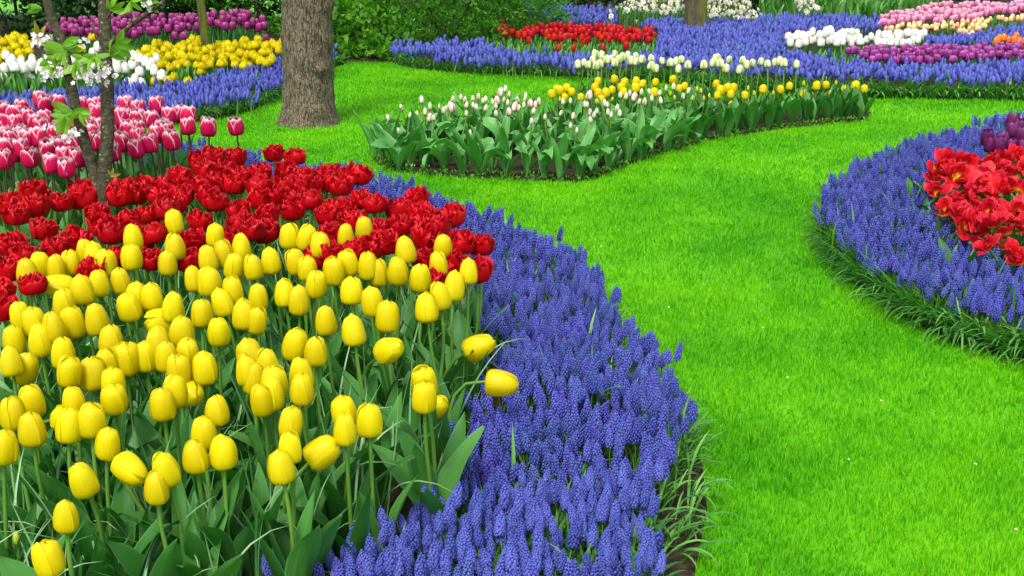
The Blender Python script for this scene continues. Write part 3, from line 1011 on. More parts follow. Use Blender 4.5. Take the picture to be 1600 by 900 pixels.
for (px, z, w, label) in ((150, 15.2, 3.6, 'dark evergreen hedge closing the garden behind the purple tulips'), (900, 16.5, 3.2, 'dark evergreen hedge in the gap beyond the far blue flowers'),
                          (1500, 19.0, 5.0, 'dark hedge beyond the far pink tulips')):
    x, y = at_depth(px, z)
    bush('evergreen_hedge', label, x, y, w, .6, 1.9, 12000, .085, M['evergreen'], 'hedge', leaflet_broad, boxy=True)

# ------------------------------------------------------------------ tulips of the near bed
Y4 = crop(0, 300, 3, [(127, 377), (190, 340), (262, 350), (330, 330), (400, 280), (440, 290), (493, 330), (382, 455), (462, 425), (565, 415), (622, 208), (615, 302), (815, 138), (818, 255), (785, 330),
                      (1008, 200), (905, 405), (980, 415), (975, 310), (1045, 290), (1100, 345), (1130, 255), (1185, 350), (1268, 320), (1090, 455), (1040, 515), (1210, 490), (1358, 205), (1440, 210),
                      (1500, 245), (1385, 325), (1440, 355), (1335, 470), (1400, 505), (1483, 430), (1565, 370), (1525, 600), (1385, 710), (1480, 745), (1205, 600), (1145, 570), (605, 535), (640, 490),
                      (710, 485), (810, 535), (945, 565), (1025, 650), (850, 650), (160, 605), (95, 580), (250, 630), (300, 520), (340, 610), (450, 595), (520, 690), (190, 690), (65, 690), (295, 750),
                      (505, 800), (590, 780), (685, 765), (740, 700), (780, 770), (880, 750), (960, 820), (840, 830), (325, 840), (435, 850), (1170, 760), (1250, 805),
                      (1160, 830), (1190, 870), (1410, 845), (530, 890), (50, 790), (1285, 890)])
Y5 = crop(530, 300, 3, [(117, 165), (30, 205), (40, 330), (135, 345), (185, 375), (310, 270), (275, 365), (485, 250), (465, 335), (605, 370), (380, 400), (470, 485), (540, 440), (410, 540), (60, 460),
                        (155, 510), (225, 580), (65, 645), (400, 890)])
Y7 = crop(0, 600, 3, [(145, 75), (150, 210), (60, 135), (15, 290), (345, 80), (430, 165), (325, 190), (535, 65), (505, 275), (385, 445), (310, 615), (225, 815), (735, 480), (775, 395),
                      (760, 90), (1015, 120), (955, 225), (915, 335), (1045, 315), (1225, 70), (1280, 40), (1415, 20), (1365, 175), (1360, 295), (1315, 385), (820, 30)])
Y8 = [(539, 669), (577, 656), (663, 619), (537, 641)]
SPECIAL = {  # px, py: axis, base offset (x, y), droop, label
    (750, 541): ((.80, -.15, .42), (-.13, -.02), .30, 'large yellow tulip leaning far out over the blue grape hyacinths, upper of two'),
    (785, 599): ((.96, -.15, -.06), (-.14, -.03), .45, 'yellow tulip hanging sideways on an arched stem over the blue grape hyacinths'),
    (610, 546): ((.55, -.45, .45), (-.09, .02), .4, 'nodding yellow tulip on a curved stem behind an upright one at the bed edge'),
    (252, 503): ((-.75, -.45, .15), (.09, .03), .45, 'fallen yellow tulip lying sideways in the middle of its bed'),
    (90, 447): ((-.75, -.4, .25), (.06, .05), .4, 'pale open yellow tulip lying on its side at the bed\'s far edge'),
    (40, 573): ((.42, -.15, .85), (-.03, .0), .35, 'big yellow tulip tilted over, with one petal tip sticking out'),
    (204, 735): ((.55, -.4, -.25), (.09, .02), .5, 'nodding yellow tulip with drooping petals between two upright ones near the front'),
    (296, 615): ((.5, -.6, .1), (-.1, .05), .5, 'overblown yellow tulip bending sideways below its upright neighbours'),
    (505, 705): ((.62, .1, .5), (-.08, .05), .4, 'yellow tulip half hidden behind broad leaves near the blue border'),
    (685, 634): ((.3, -.5, .6), (-.03, .02), .35, 'small yellow tulip tucked behind a taller one beside the blue border'),
    (110, 655): ((.85, -.2, .1), (-.12, .04), .5, 'yellow tulip bent over behind two upright blooms'),
}


def yellow_label(px, py):
    if py < 420:
        return 'upright yellow tulip along the far side of its bed against the red doubles'
    if px > 590:
        return 'upright yellow tulip on the side of its bed nearest the blue grape hyacinths'
    if py > 700:
        return 'yellow tulip standing alone above broad leaves on the near fringe of its bed'
    if px < 330:
        return 'upright yellow tulip crowded in the half of its bed away from the blue border'
    return 'upright yellow tulip in the inner half of its bed nearer the blue border'


UNIQUE_Y = {(272, 346): 'tallest-standing yellow tulip, alone against the red double tulips', (273, 385): 'yellow tulip directly beneath the one standing highest against the red doubles',
            (336, 367): 'flat-topped yellow tulip alone among the red doubles, beside the highest one',
            (551, 515): 'large yellow tulip at the head of a thick stem near the blue border', (75, 872): 'lowest yellow tulip of the bed, nearest the viewer',
            (103, 805): 'yellow tulip just above the lowest one of the bed', (128, 748): 'yellow tulip tapering to its tip, above the two lowest of the bed',
            (245, 760): 'yellow tulip standing in front of a nodding one at the near fringe', (319, 675): 'tall yellow tulip with a long bare stem in front of two smaller blooms',
            (733, 423): 'yellow tulip at the corner of its bed between a red double and blue border', (437, 728): 'lowest of three stacked yellow tulips above broad leaves'}
YG = 'yellow tulips of the near bed'
for (px, py) in Y4 + Y5 + Y7 + Y8:
    h = float(np.interp(py, [350, 870], [.46, .35])) + random.uniform(-.015, .015)
    C = on(px, py, h)
    size = px_size(float(np.interp(py, [350, 500, 770], [43, 53, 63])) * random.uniform(.90, 1.06), C) * .95
    lab = None
    for (ux, uy), l in UNIQUE_Y.items():
        if abs(ux - px) < 4 and abs(uy - py) < 4:
            lab = l
    tulip('yellow', 'yellow_tulip', C, size, lab or yellow_label(px, py), 'tulip', None if lab else YG, leaves=3 if py > 500 else 2, leaf_len=(.25, .34), leaf_w=(1.0, 1.4), wide=random.uniform(.86, .98))
for (px, py), (ax, off, dr, lab) in SPECIAL.items():
    h = float(np.interp(py, [350, 870], [.42, .32]))
    if px > 640: h = .27
    C = on(px, py, h)
    size = px_size(float(np.interp(py, [350, 500, 770], [42, 52, 60])), C) * (.75 if px == 685 else 1.0)
    tulip('yellow', 'yellow_tulip', C, size, lab, 'tulip', None, axis=ax, base=(C[0] + off[0], C[1] + off[1]), droop=dr, leaves=2, leaf_len=(.25, .32), wide=1.0)
for (px, py) in ((236, 350), (245, 605), (80, 715), (690, 655)):
    pass
# tiny late buds low among the leaves
for (px, py), lab in (((79, 717), 'tiny yellow tulip bud low among the leaves below a bent tulip'), ((80, 840 - 600 + 600), None), ((26, 840), 'tiny yellow bud low in the leaves beside the lowest yellow tulip')):
    if lab is None: continue
    C = on(px, py, .2)
    tulip('bud_green', 'yellow_tulip', C, px_size(24, C), lab, 'tulip', None, leaves=2, leaf_len=(.2, .26))

# red double tulips
R4 = crop(0, 300, 3, [(60, 60), (0, 60), (165, 70), (290, 50), (390, 30), (170, 15), (80, 110), (205, 180), (455, 100), (565, 20), (635, 10), (480, 160), (525, 195), (700, 110), (605, 140), (755, 15),
                      (360, 225), (260, 265), (60, 250), (15, 250), (40, 365), (110, 300), (720, 200), (780, 85), (560, 310), (700, 320), (850, 20), (940, 140), (905, 230), (1010, 50), (1120, 90),
                      (1125, 155), (1240, 190), (1225, 35), (1310, 20), (1370, 90), (1455, 40), (1250, 110), (1530, 110), (1575, 80), (1560, 200), (1400, 30), (150, 440), (10, 470),
                      (10, 550), (890, 320), (1080, 220), (980, 20), (1560, 290), (820, 60), (430, 370), (1490, 310), (1180, 180), (660, 220)])
R5 = crop(530, 300, 3, [(30, 80), (105, 35), (165, 60), (65, 140), (280, 85), (285, 160), (365, 25), (385, 100), (390, 145), (455, 165), (405, 215), (525, 115), (565, 240), (665, 250), (190, 170),
                        (210, 240), (140, 270), (85, 270), (400, 320), (550, 350), (640, 370), (440, 420)])
R1 = crop(0, 0, 3, [(1283, 720), (1385, 738), (1003, 735), (1105, 740), (935, 755), (960, 800), (840, 825), (870, 870), (650, 880), (560, 890), (1220, 810), (1130, 830), (1060, 800), (1020, 860),
                    (1345, 810), (1420, 830), (1340, 870), (1530, 820), (1480, 860), (1220, 870), (1570, 860), (760, 880), (960, 870), (1090, 870), (150, 893), (380, 890), (1420, 880), (1560, 815)])
R2 = crop(530, 0, 3, [(95, 820), (25, 840), (10, 870)])
UNIQUE_R = {(428, 240): 'red double tulip reaching furthest back over the lawn, left-hand of a pair'.replace('left-hand of a pair', 'larger of a pair'),
            (461, 246): 'smaller red double tulip beside the one reaching furthest back over the lawn',
            (652, 308): 'lone red double tulip standing over the blue border where it narrows', (705, 338): 'red double tulip alone among blue flowers at the edge of the reds',
            (752, 383): "ragged wide-open red double tulip at the reds' outer corner over the blue border", (68, 360): 'lone red double tulip surrounded by leaves at the bed\'s far side from the lawn',
            (562, 273): 'round red double tulip against the lawn where the blue border begins'}
for (px, py) in R4 + R5 + R1 + R2:
    h = .41 + random.uniform(-.02, .02)
    C = on(px, py, h)
    size = px_size(float(np.interp(py, [240, 300, 420], [37, 42, 49])) * random.uniform(.88, 1.1), C) / 1.36
    lab = None
    for (ux, uy), l in UNIQUE_R.items():
        if abs(ux - px) < 4 and abs(uy - py) < 4:
            lab = l
    lab2 = ('red double tulip beside the blue border at the outer end of the reds' if px > 560 else 'red double tulip around the foot of the cherry tree and pink tulips' if (px < 330 and py < 345)
            else 'red double tulip peeping out between yellow tulips' if py > 400 else 'red double tulip in the middle of the red band behind the yellow tulips')
    tulip('red_double', 'red_double_tulip', C, size, lab or lab2, 'tulip', None if lab else 'red double tulips of the near bed', leaves=2 if py < 330 else 3, leaf_len=(.22, .32), bloomlen=.9)

# pink and white tulips
PK = crop(0, 0, 3, [(188, 465), (210, 485), (100, 500), (65, 530), (15, 515), (15, 575), (70, 580), (20, 635), (130, 545), (165, 570), (195, 595), (95, 630), (180, 640), (120, 650), (20, 690), (60, 715),
                    (100, 690), (15, 745), (140, 735), (225, 700), (240, 765), (280, 685), (335, 675), (310, 785), (363, 738), (275, 485), (382, 490), (445, 495), (450, 525), (300, 540), (410, 590),
                    (425, 625), (465, 590), (455, 660), (540, 540), (587, 490), (575, 550), (648, 510), (645, 555), (600, 605), (645, 600), (565, 665), (638, 695), (735, 490), (712, 557), (735, 625),
                    (790, 540), (845, 530), (885, 540), (880, 590), (978, 593), (1105, 590), (805, 655), (780, 610), (700, 670), (760, 600), (650, 640), (525, 710), (300, 620), (350, 560), (260, 620),
                    (390, 660), (510, 600), (45, 650), (300, 730), (210, 560), (-30, 560), (-30, 660), (-25, 720)])
UNIQUE_P = {(368, 197): 'pink and white tulip furthest out over the lawn, with two dark stems below it', (326, 198): 'pink and white tulip second from the outermost one over the lawn',
            (245, 163): 'pink and white tulip standing highest against the blue band behind', (213, 232): 'biggest pink and white tulip in front of the cherry stem, facing the lawn',
            (103, 262): 'lowest pink and white tulip, just above the red doubles beside the cherry stem'}
for (px, py) in PK:
    C = on(px, py, .47 + random.uniform(-.015, .015))
    size = px_size(float(np.interp(py, [150, 260], [28, 35])) * random.uniform(.92, 1.08), C)
    lab = None
    for (ux, uy), l in UNIQUE_P.items():
        if abs(ux - px) < 4 and abs(uy - py) < 4:
            lab = l
    lab2 = ('pink and white tulip on the far side of the cherry stems, towards the lawn' if px > 175 else 'pink and white tulip between or close to the two cherry stems' if px > 110
            else 'pink and white tulip massed on the side of the cherry away from the lawn')
    tulip('pink_white', 'pink_tulip', C, size, lab or lab2, 'tulip', None if lab else 'pink and white tulips around the cherry tree', leaves=3, leaf_len=(.26, .36), stem_mat='stem_dark', r=.0038)

# extra leafy plants that fill the near bed
fill = jitter_fill(poly_on([(-80, 900), (-80, 640), (400, 560), (660, 600), (690, 700), (660, 800), (540, 900), (430, 960), (300, 1080), (-40, 1080)]), .168)
for p in fill:
    leafy_plant('tulip_plant', p, 'broad-leaved tulip plant without a flower among the yellow tulips', 'plant', 'flowerless plants among the yellow tulips', 3, LEAF_NEAR, (.22, .34), (1.0, 1.4), (.05, .35))
fill = jitter_fill(poly_on([(-60, 470), (-60, 400), (300, 380), (620, 440), (690, 520), (640, 600), (400, 560), (-60, 620)]), .20)
for p in fill:
    leafy_plant('tulip_plant', p, 'tulip plant without a flower between the red and the yellow tulips', 'plant', 'flowerless plants between the red and yellow tulips', 3, LEAF_NEAR, (.22, .30), (.9, 1.2), (.05, .35))
fill = jitter_fill(poly_on([(-100, 470), (-100, 350), (100, 330), (330, 330), (420, 400), (200, 460)]), .19)
for p in fill:
    leafy_plant('tulip_plant', p, 'leafy tulip plant without a flower around the foot of the cherry tree', 'plant', 'flowerless plants at the foot of the cherry tree', 3, LEAF_NEAR, (.24, .34), (.9, 1.2), (.05, .3))

# ------------------------------------------------------------------ tulips of the bed on the other side of the lawn path
RO = crop(1380, 170, 3.6, [(345, 285), (455, 310), (300, 385), (300, 465), (420, 370), (460, 420), (570, 370), (660, 330), (600, 290), (680, 290), (490, 460), (400, 520), (520, 540), (600, 480), (690, 450),
                           (350, 560), (430, 590), (520, 640), (590, 570), (560, 690), (760, 270), (770, 450), (770, 570), (690, 620), (740, 610), (580, 770), (530, 760), (740, 800), (760, 850), (720, 350),
                           (370, 330), (460, 660), (800, 660), (810, 350), (640, 540), (690, 690), (860, 300), (880, 420), (850, 520), (920, 480), (870, 620), (940, 360), (960, 560), (900, 700), (1000, 440), (320, 330), (380, 300), (620, 430), (540, 450), (450, 530), (610, 640), (520, 590), (650, 760)])
for i, (px, py) in enumerate(RO):
    h = float(np.interp(py, [240, 320, 400], [.32, .25, .19])) + random.uniform(-.02, .03)
    C = on(px, py, h)
    size = px_size(random.uniform(18, 25), C) / 1.12
    d, t = random.uniform(0, 6.28), random.uniform(.15, 1.0)
    ax = (math.sin(t) * math.cos(d), math.sin(t) * math.sin(d) - .35, math.cos(t))
    lab, gr = 'open red tulip with a yellow heart in the bed beyond the winding lawn', 'open red tulips beyond the winding lawn'
    if i == 0: lab, gr = 'open red tulip at the upper corner of the reds, against the blue border', None
    if i in (25, 26): lab = 'red tulip hanging low into the blue border at the near end of the reds'; gr = 'low red tulips at the blue border'
    if i == 7: lab, gr = 'widest open red and yellow tulip, just below the plum tulips', None
    tulip('red_open', 'red_tulip', C, size, lab, 'tulip', gr, axis=ax, leaves=2, leaf_len=(.18, .26), leaf_set=LEAF_GREY if i % 2 else LEAF_NEAR, bloomlen=.8, leaf_w=(.7, 1.0))
DP = crop(1380, 170, 3.6, [(585, 160), (605, 200), (670, 170), (730, 120), (730, 68), (768, 100), (720, 208), (785, 150), (788, 215), (655, 200), (800, 95)])
for i, (px, py) in enumerate(DP):
    C = on(px, py, .34 + random.uniform(-.01, .01))
    tulip('dark_purple', 'plum_tulip', C, px_size(26, C), 'dark plum tulip rising beside the blue border above the open red tulips' if i else 'outermost dark plum tulip, next to the blue border',
          'tulip', 'plum tulips above the open reds' if i else None, leaves=3, leaf_len=(.2, .28), leaf_w=(.8, 1.1))
fill = jitter_fill(poly_on([(1490, 300), (1560, 250), (1700, 240), (1750, 420), (1640, 440), (1550, 390)], .0) - np.array([0, .25]), .15)
for p in fill:
    leafy_plant('tulip_plant', p, 'grey-green tulip plant without a flower among the open red tulips', 'plant', 'flowerless plants among the open red tulips', 3, LEAF_GREY, (.16, .25), (.6, .9), (.1, .5))

# ------------------------------------------------------------------ the island bed of budding tulips
ZFX, ZFZ = [580, 900, 1000, 1100, 1230, 1350], [6.75, 6.42, 6.95, 7.5, 7.95, 8.2]


def island(px, py, h):
    z = (CAM_H - h) * F_PX / ((py - YH) * CT)
    z = max(z, float(np.interp(px, ZFX, ZFZ)) + .10 + random.uniform(0, .1))
    return deep(px, py, z)


BUD = crop(560, 130, 5.333, [(247, 285), (357, 200), (430, 265), (487, 258), (527, 135, 1), (555, 235), (595, 285, 1), (597, 190), (625, 285), (680, 190), (708, 225), (730, 210), (760, 180), (782, 200, 1),
                             (787, 130), (855, 115), (890, 135), (902, 180), (900, 250), (955, 125), (955, 180), (983, 200), (1000, 110), (1037, 145), (1062, 130), (1062, 205), (1120, 155),
                             (1155, 140, 1), (1147, 190), (1147, 250), (1185, 75, 1), (1225, 45), (1257, 90), (1215, 140), (1245, 160), (1255, 235, 1), (1305, 195, 1), (1340, 205), (1325, 140),
                             (1380, 180), (1395, 100), (1390, 130), (1435, 165, 1), (1475, 175), (1503, 150), (1460, 230), (1443, 315), (1555, 280), (330, 395), (970, 400), (930, 415)])
BUD += crop(860, 60, 6, [(120, 590), (190, 585), (365, 530, 1), (320, 615), (345, 620), (100, 700), (215, 725), (375, 765), (410, 715), (435, 680), (370, 690), (510, 605), (535, 620), (540, 690), (570, 715),
                         (627, 650), (650, 700), (190, 815), (250, 860), (655, 530), (710, 540), (745, 510), (790, 545, 1), (835, 590), (855, 500), (885, 590), (925, 500), (952, 560), (1025, 510),
                         (1035, 580), (1085, 465), (1155, 450), (1245, 540), (1295, 490), (1320, 495)])
GB = crop(860, 60, 6, [(1375, 475), (1410, 490), (1440, 560), (1490, 535), (1125, 515), (1330, 560), (1165, 555), (580, 570), (430, 590), (90, 570)])
GB += crop(1060, 0, 2.963, [(323, 408), (580, 385), (730, 383), (772, 405), (105, 420), (65, 455), (118, 455), (405, 500), (760, 410), (350, 430), (440, 430), (620, 440), (700, 430)])
IY = crop(860, 60, 6, [(10, 520), (60, 475), (95, 485), (155, 460), (200, 500), (285, 550), (135, 550), (445, 400), (420, 455), (450, 510), (520, 505), (475, 570), (600, 380), (695, 410), (665, 455),
                       (685, 500), (805, 400), (800, 460), (865, 425), (985, 410), (970, 505), (1150, 385), (1210, 470), (1260, 450), (578, 480)])
IY += crop(1060, 0, 2.963, [(175, 388), (228, 405), (195, 415), (180, 440), (242, 435), (308, 440), (392, 412), (473, 413), (515, 397), (580, 432), (640, 395), (683, 392), (820, 395), (860, 410), (248, 487),
                            (28, 400), (255, 405)])
VF = crop(860, 60, 6, [(257, 240), (315, 225), (355, 245), (420, 145), (400, 200), (480, 155), (430, 250), (465, 235), (530, 195), (565, 190), (605, 145), (640, 195), (675, 170), (605, 225), (725, 155),
                       (755, 205), (800, 165), (800, 215), (860, 195), (945, 185), (945, 255), (990, 280), (1048, 210), (1125, 225), (1180, 215), (1230, 195), (1200, 285), (1290, 245), (1440, 240),
                       (1520, 230), (1550, 190)])
VF += crop(1060, 0, 2.963, [(12, 275), (45, 298), (118, 298), (158, 290), (183, 265), (195, 292), (222, 315), (235, 275), (298, 278), (315, 298), (285, 320), (343, 290), (383, 283), (413, 295), (447, 287),
                            (470, 283), (490, 290), (548, 297)])
for p in BUD:
    px, py = p[:2]
    big = len(p) > 2
    C = island(px, py, .27)
    s = px_size((15.5 if big else 12) * random.uniform(.85, 1.1), C)
    if px < 625:
        lab, gr = 'pale tulip bud at the pointed tip of the island bed on the lawn', 'pale buds at the tip of the island bed'
    elif big:
        lab, gr = 'opening white tulip bud with red flames in the island bed', 'red-flamed buds of the island bed'
    elif px > 870:
        lab, gr = 'slim white tulip bud in front of the yellow tulips of the island bed', 'white buds before the yellow island tulips'
    else:
        lab, gr = 'slim white tulip bud in the unopened half of the island bed', 'white buds of the island bed'
    tulip('bud' if (big or random.random() < .35) else 'bud_pale', 'budding_tulip', C, s, lab, 'tulip', gr, leaves=3, leaf_set=LEAF_GREY, leaf_len=(.22, .32), leaf_w=(.6, .9), wide=1.3 if big else 1.1, r=.0045, bloomlen=1.0)
for (px, py) in GB:
    C = island(px, py, .25)
    tulip('bud_green', 'green_tulip_bud', C, px_size(9, C), 'closed yellow-green tulip bud between the yellow tulips of the island bed', 'tulip', 'yellow-green buds of the island bed', leaves=3, leaf_set=LEAF_NEAR, leaf_len=(.17, .25), leaf_w=(.9, 1.3))
for (px, py) in IY:
    C = island(px, py, .255)
    tulip('island_yellow', 'island_yellow_tulip', C, px_size(15 * random.uniform(.85, 1.1), C), 'squat yellow tulip among white buds of the island bed' if px < 1065 else 'yellow tulip at the leafy end of the island bed towards the far blue band', 'tulip',
          'yellow tulips among the white buds' if px < 1065 else 'yellow tulips at the leafy island end', leaves=4, leaf_set=LEAF_NEAR, leaf_len=(.16, .23), leaf_w=(.9, 1.3))
for (px, py) in VF:
    C = island(px, py, .34)
    tulip('cream_green', 'cream_tulip', C, px_size(14 * random.uniform(.88, 1.1), C), 'cream and green tulip on a tall stem behind the yellow island tulips', 'tulip', 'cream and green tulips at the back of the island bed', leaves=2, leaf_set=LEAF_NEAR, leaf_len=(.16, .24), leaf_w=(.6, .9))
front = poly_on(BED_C_FRONT)
seglen = np.linalg.norm(np.diff(front, axis=0), axis=1)
tt = np.concatenate([[0], np.cumsum(seglen)])
for k, d in enumerate(np.arange(.03, tt[-1], .092)):
    p = np.array([np.interp(d, tt, front[:, 0]), np.interp(d, tt, front[:, 1])])
    grey = d < tt[-1] * .62
    leafy_plant('tulip_plant', p + np.array([random.uniform(-.03, .03), random.uniform(.05, .16)]), 'tulip plant with floppy grey-green leaves at the front of the island bed' if grey else 'upright dark-leaved tulip plant at the front of the leafy island end',
                'plant', 'floppy-leaved plants at the island front' if grey else 'dark-leaved plants at the island front', 4, LEAF_GREY if grey else LEAF_NEAR, (.22, .32) if grey else (.18, .25), (.65, .95) if grey else (1.2, 1.7), (.05, .5) if grey else (.1, .4), yaw=-1.57 if k % 2 else None)

# ------------------------------------------------------------------ far tulips: one small mesh each
def far_tulip_proto(prof, mat, seed, H, size, dbl=False, leaves=2, stem_only=False, lw=.17):
    r_ = np.random.default_rng(seed)
    bl = double(seed, DBL[:4], 5, 6, frill=.06) if dbl else single(prof, seed, 5, 8, var=1.6)
    k = size / (1.0)
    gs = [bl.tf(ry(r_.uniform(-.2, .2)), (0, 0, H - size * .5), k).mat(0), tube([[0, 0, 0], [.004, 0, H * .5], [0, 0, H - size * .45]], .0035, 5, cap=False).mat(1)]
    for j in range(leaves):
        L = H * r_.uniform(.62, .95)
        gs.append(tulip_leaf(L, L * lw * 1.1, r_.uniform(.2, .8), r_.uniform(-.5, .5), .6, seed + j, 3, 6).tf(rz(r_.uniform(0, 6.28))).mat(2))
    return join(gs)


FAR_SEEN = {}


def far_fill(key, name, mat, pts, depth, size_px, label, group, cat='tulip', prof=EGG, dbl=False, nvar=5, leaf='leaf_far', stem='stem', leaves=2, lw=.17):
    """each far flower: a copy of one of a few meshes, its foot on the soil"""
    for i, (px, py) in enumerate(pts):
        z = float(np.interp(py, [d[0] for d in depth], [d[1] for d in depth])) + random.uniform(-.2, .2)
        C = deep(px, py, z)
        h = max(C[2], .10)
        hq = round(h / .04) * .04
        k = (key, max(hq, .08), i % nvar)
        if k not in FAR_SEEN:
            FAR_SEEN[k] = mesh(name, far_tulip_proto(prof, mat, 900 + i % nvar + len(FAR_SEEN), k[1], px_size(size_px, C), dbl, leaves, lw=lw), [M[mat], M[stem], M[leaf]])
        o = obj(name, FAR_SEEN[k])
        o.location = (C[0], C[1], .004)
        o.rotation_euler = (0, 0, random.uniform(0, 6.28))
        f = h / k[1]
        q3 = random.uniform(.84, 1.12)
        o.scale = (q3 * random.uniform(.92, 1.08), q3 * random.uniform(.92, 1.08), f)
        lab = label(px, py) if callable(label) else label
        tag(o, lab, cat, group)


def fill_px(poly, step, jit=.4):
    return [tuple(p) for p in jitter_fill(np.array(poly, float)[:, :2], step, jit)]


def cr(x0, y0, k, pts):
    return [(x0 + a / k, y0 + b / k) for a, b in pts]


# purple, golden and white tulips behind the cherry tree
pp = fill_px(cr(0, 0, 3, [(225, 130), (280, 105), (370, 75), (470, 95), (580, 68), (640, 65), (760, 78), (850, 65), (980, 65), (1160, 55), (1180, 80), (1252, 82), (1248, 118), (1200, 135), (1120, 125), (960, 125), (850, 135), (700, 160),
                           (640, 165), (520, 150), (460, 150), (380, 160), (280, 160)]), 8.6) + cr(0, 0, 3, [(823, 170), (860, 170), (1247, 180), (1210, 132), (228, 125)])
far_fill('purple', 'purple_tulip', 'purple', pp, [(15, 12.2), (60, 10.7)], 13.5, lambda x, y: 'purple tulip of the long back row between the cherry and the thin mossy trunk' if x < 320 else 'purple tulip of the long back row between the thin and the thick trunk',
         'purple tulips before the dark shrubs', prof=CUP)
gd = fill_px(cr(0, 0, 3, [(-60, 190), (30, 165), (80, 155), (140, 180), (150, 260), (60, 280), (-60, 290)]), 9.2)
gd += fill_px(cr(0, 0, 3, [(650, 240), (700, 195), (760, 195), (800, 210), (910, 180), (980, 198), (1060, 195), (1150, 185), (1220, 185), (1310, 200), (1305, 280), (1280, 300), (1150, 305), (1030, 300), (950, 330), (800, 320), (740, 300), (660, 290)]), 9.2)
gd += cr(0, 0, 3, [(945, 330), (725, 380), (790, 375), (880, 380), (815, 360), (1145, 308), (1325, 200), (1210, 185), (1150, 190), (940, 340), (200, 200), (430, 175), (380, 230)])
far_fill('golden', 'golden_tulip', 'yellow_double', gd, [(50, 10.5), (128, 9.0)], 12.5, lambda x, y: 'golden double tulip in the patch behind the cherry tree\'s outer stem' if x < 160 else 'golden double tulip in the broad patch around the thin mossy trunk',
         'golden double tulips behind the cherry tree', dbl=True, nvar=6)
wt = cr(0, 0, 3, [(30, 260), (45, 300), (100, 290), (20, 320), (70, 315), (15, 370), (125, 345), (60, 280), (195, 300), (345, 285), (375, 310), (435, 250), (597, 240), (625, 262), (570, 270), (655, 275), (585, 320),
                  (620, 305), (682, 290), (733, 275), (715, 295), (722, 330), (755, 355), (655, 335), (630, 372), (665, 388), (600, 390), (160, 300), (185, 330), (250, 330), (340, 350), (400, 360), (545, 300),
                  (300, 320), (215, 300), (460, 220), (555, 320), (420, 340), (250, 290), (-30, 310), (-20, 350), (85, 300), (140, 310), (110, 320), (230, 345), (270, 335), (430, 300), (480, 330), (510, 345), (530, 280), (380, 350), (330, 330), (60, 340), (150, 280), (700, 310), (640, 290)])
far_fill('white_near', 'white_tulip', 'white', wt, [(75, 9.6), (130, 8.9)], 17.5, lambda x, y: 'white tulip before the golden ones, outside the cherry stems' if x > 170 else 'white tulip among cherry leaves before the golden tulips',
         'white tulips before the golden ones', prof=EGG)
# far beds
rd = fill_px(cr(530, 0, 3, [(725, 140), (765, 112), (810, 150), (870, 128), (960, 112), (1040, 118), (1130, 118), (1180, 118), (1280, 122), (1380, 140), (1440, 133), (1475, 133), (1480, 190), (1430, 200), (1350, 195), (1180, 185), (1150, 195), (1000, 178),
                             (900, 168), (790, 162)]), 7.0) + cr(530, 0, 3, [(857, 178), (888, 190), (1237, 223), (1100, 225), (1147, 205), (1345, 215), (1495, 235), (1512, 222), (1027, 225), (765, 108)])
far_fill('red_far', 'scarlet_tulip', 'red', rd, [(36, 12.6), (78, 11.15)], 11.5, lambda x, y: 'small scarlet tulip in the far patch between two blue bands, beside the shrubs' if x < 900 else 'small scarlet tulip in the far patch, on the side of the blue sea',
         'scarlet tulips between the far blue bands', prof=CUP, leaves=3)
wr = fill_px(cr(1060, 0, 2.963, [(490, 190), (520, 152), (590, 152), (730, 135), (870, 152), (1000, 142), (1140, 152), (1140, 180), (1100, 200), (870, 200), (700, 195), (530, 210)]), 8.0)
far_fill('white_far', 'far_white_tulip', 'white', wr, [(44, 11.6), (72, 10.8)], 13, 'white tulip in the far patch behind the violet tulips', 'white tulips behind the far violet ones', prof=BARREL, leaves=2)
vi = fill_px(cr(1060, 0, 2.963, [(770, 228), (870, 222), (920, 218), (1000, 228), (1080, 212), (1200, 212), (1480, 208), (1680, 205), (1680, 262), (1480, 265), (1330, 272), (1170, 285), (1040, 280), (970, 288), (900, 280), (850, 262), (790, 245)]), 7.2)
far_fill('violet', 'violet_tulip', 'violet', vi, [(68, 10.6), (98, 9.9)], 11.5, lambda x, y: 'violet tulip in the loose end of the far row, below the white tulips' if x < 1450 else 'violet tulip in the dense part of the far row above the blue band',
         'violet tulips above the far blue band', prof=ROUND, leaves=3)
pk = fill_px(cr(1060, 0, 2.963, [(920, 135), (930, 85), (1000, 58), (1100, 42), (1200, 18), (1500, 14), (1510, 30), (1600, 5), (1680, 0), (1680, 45), (1450, 65), (1400, 85), (1200, 98), (1000, 105)]), 6.6)
far_fill('pink_far', 'rose_tulip', 'pink', pk, [(0, 14.9), (45, 12.9)], 11.5, lambda x, y: 'rose pink tulip in the farthest patch, its end next to the blue sea' if x < 1450 else 'rose pink tulip in the farthest patch, away from the blue sea',
         'rose tulips of the farthest patch', prof=CUP)
ap = fill_px(cr(1060, 0, 2.963, [(940, 132), (1000, 112), (1200, 108), (1400, 90), (1600, 72), (1600, 90), (1450, 98), (1410, 140), (1340, 165), (1280, 160), (1280, 130), (1150, 138), (1000, 138)]), 6.2)
far_fill('apricot', 'apricot_tulip', 'apricot', ap, [(24, 12.85), (56, 12.2)], 9, 'little apricot tulip fringing the farthest rose pink patch', 'apricot tulips fringing the rose patch', prof=EGG)
og = cr(1060, 0, 2.963, [(1475, 188), (1508, 175), (1530, 188), (1565, 168), (1578, 192), (1548, 205), (1600, 190), (1490, 178), (1555, 185), (1620, 200)])
far_fill('orange', 'orange_tulip', 'orange', og, [(55, 11.1), (70, 10.8)], 13, 'orange tulip behind the dense end of the far violet row', 'orange tulips behind the violet row', prof=EGG)


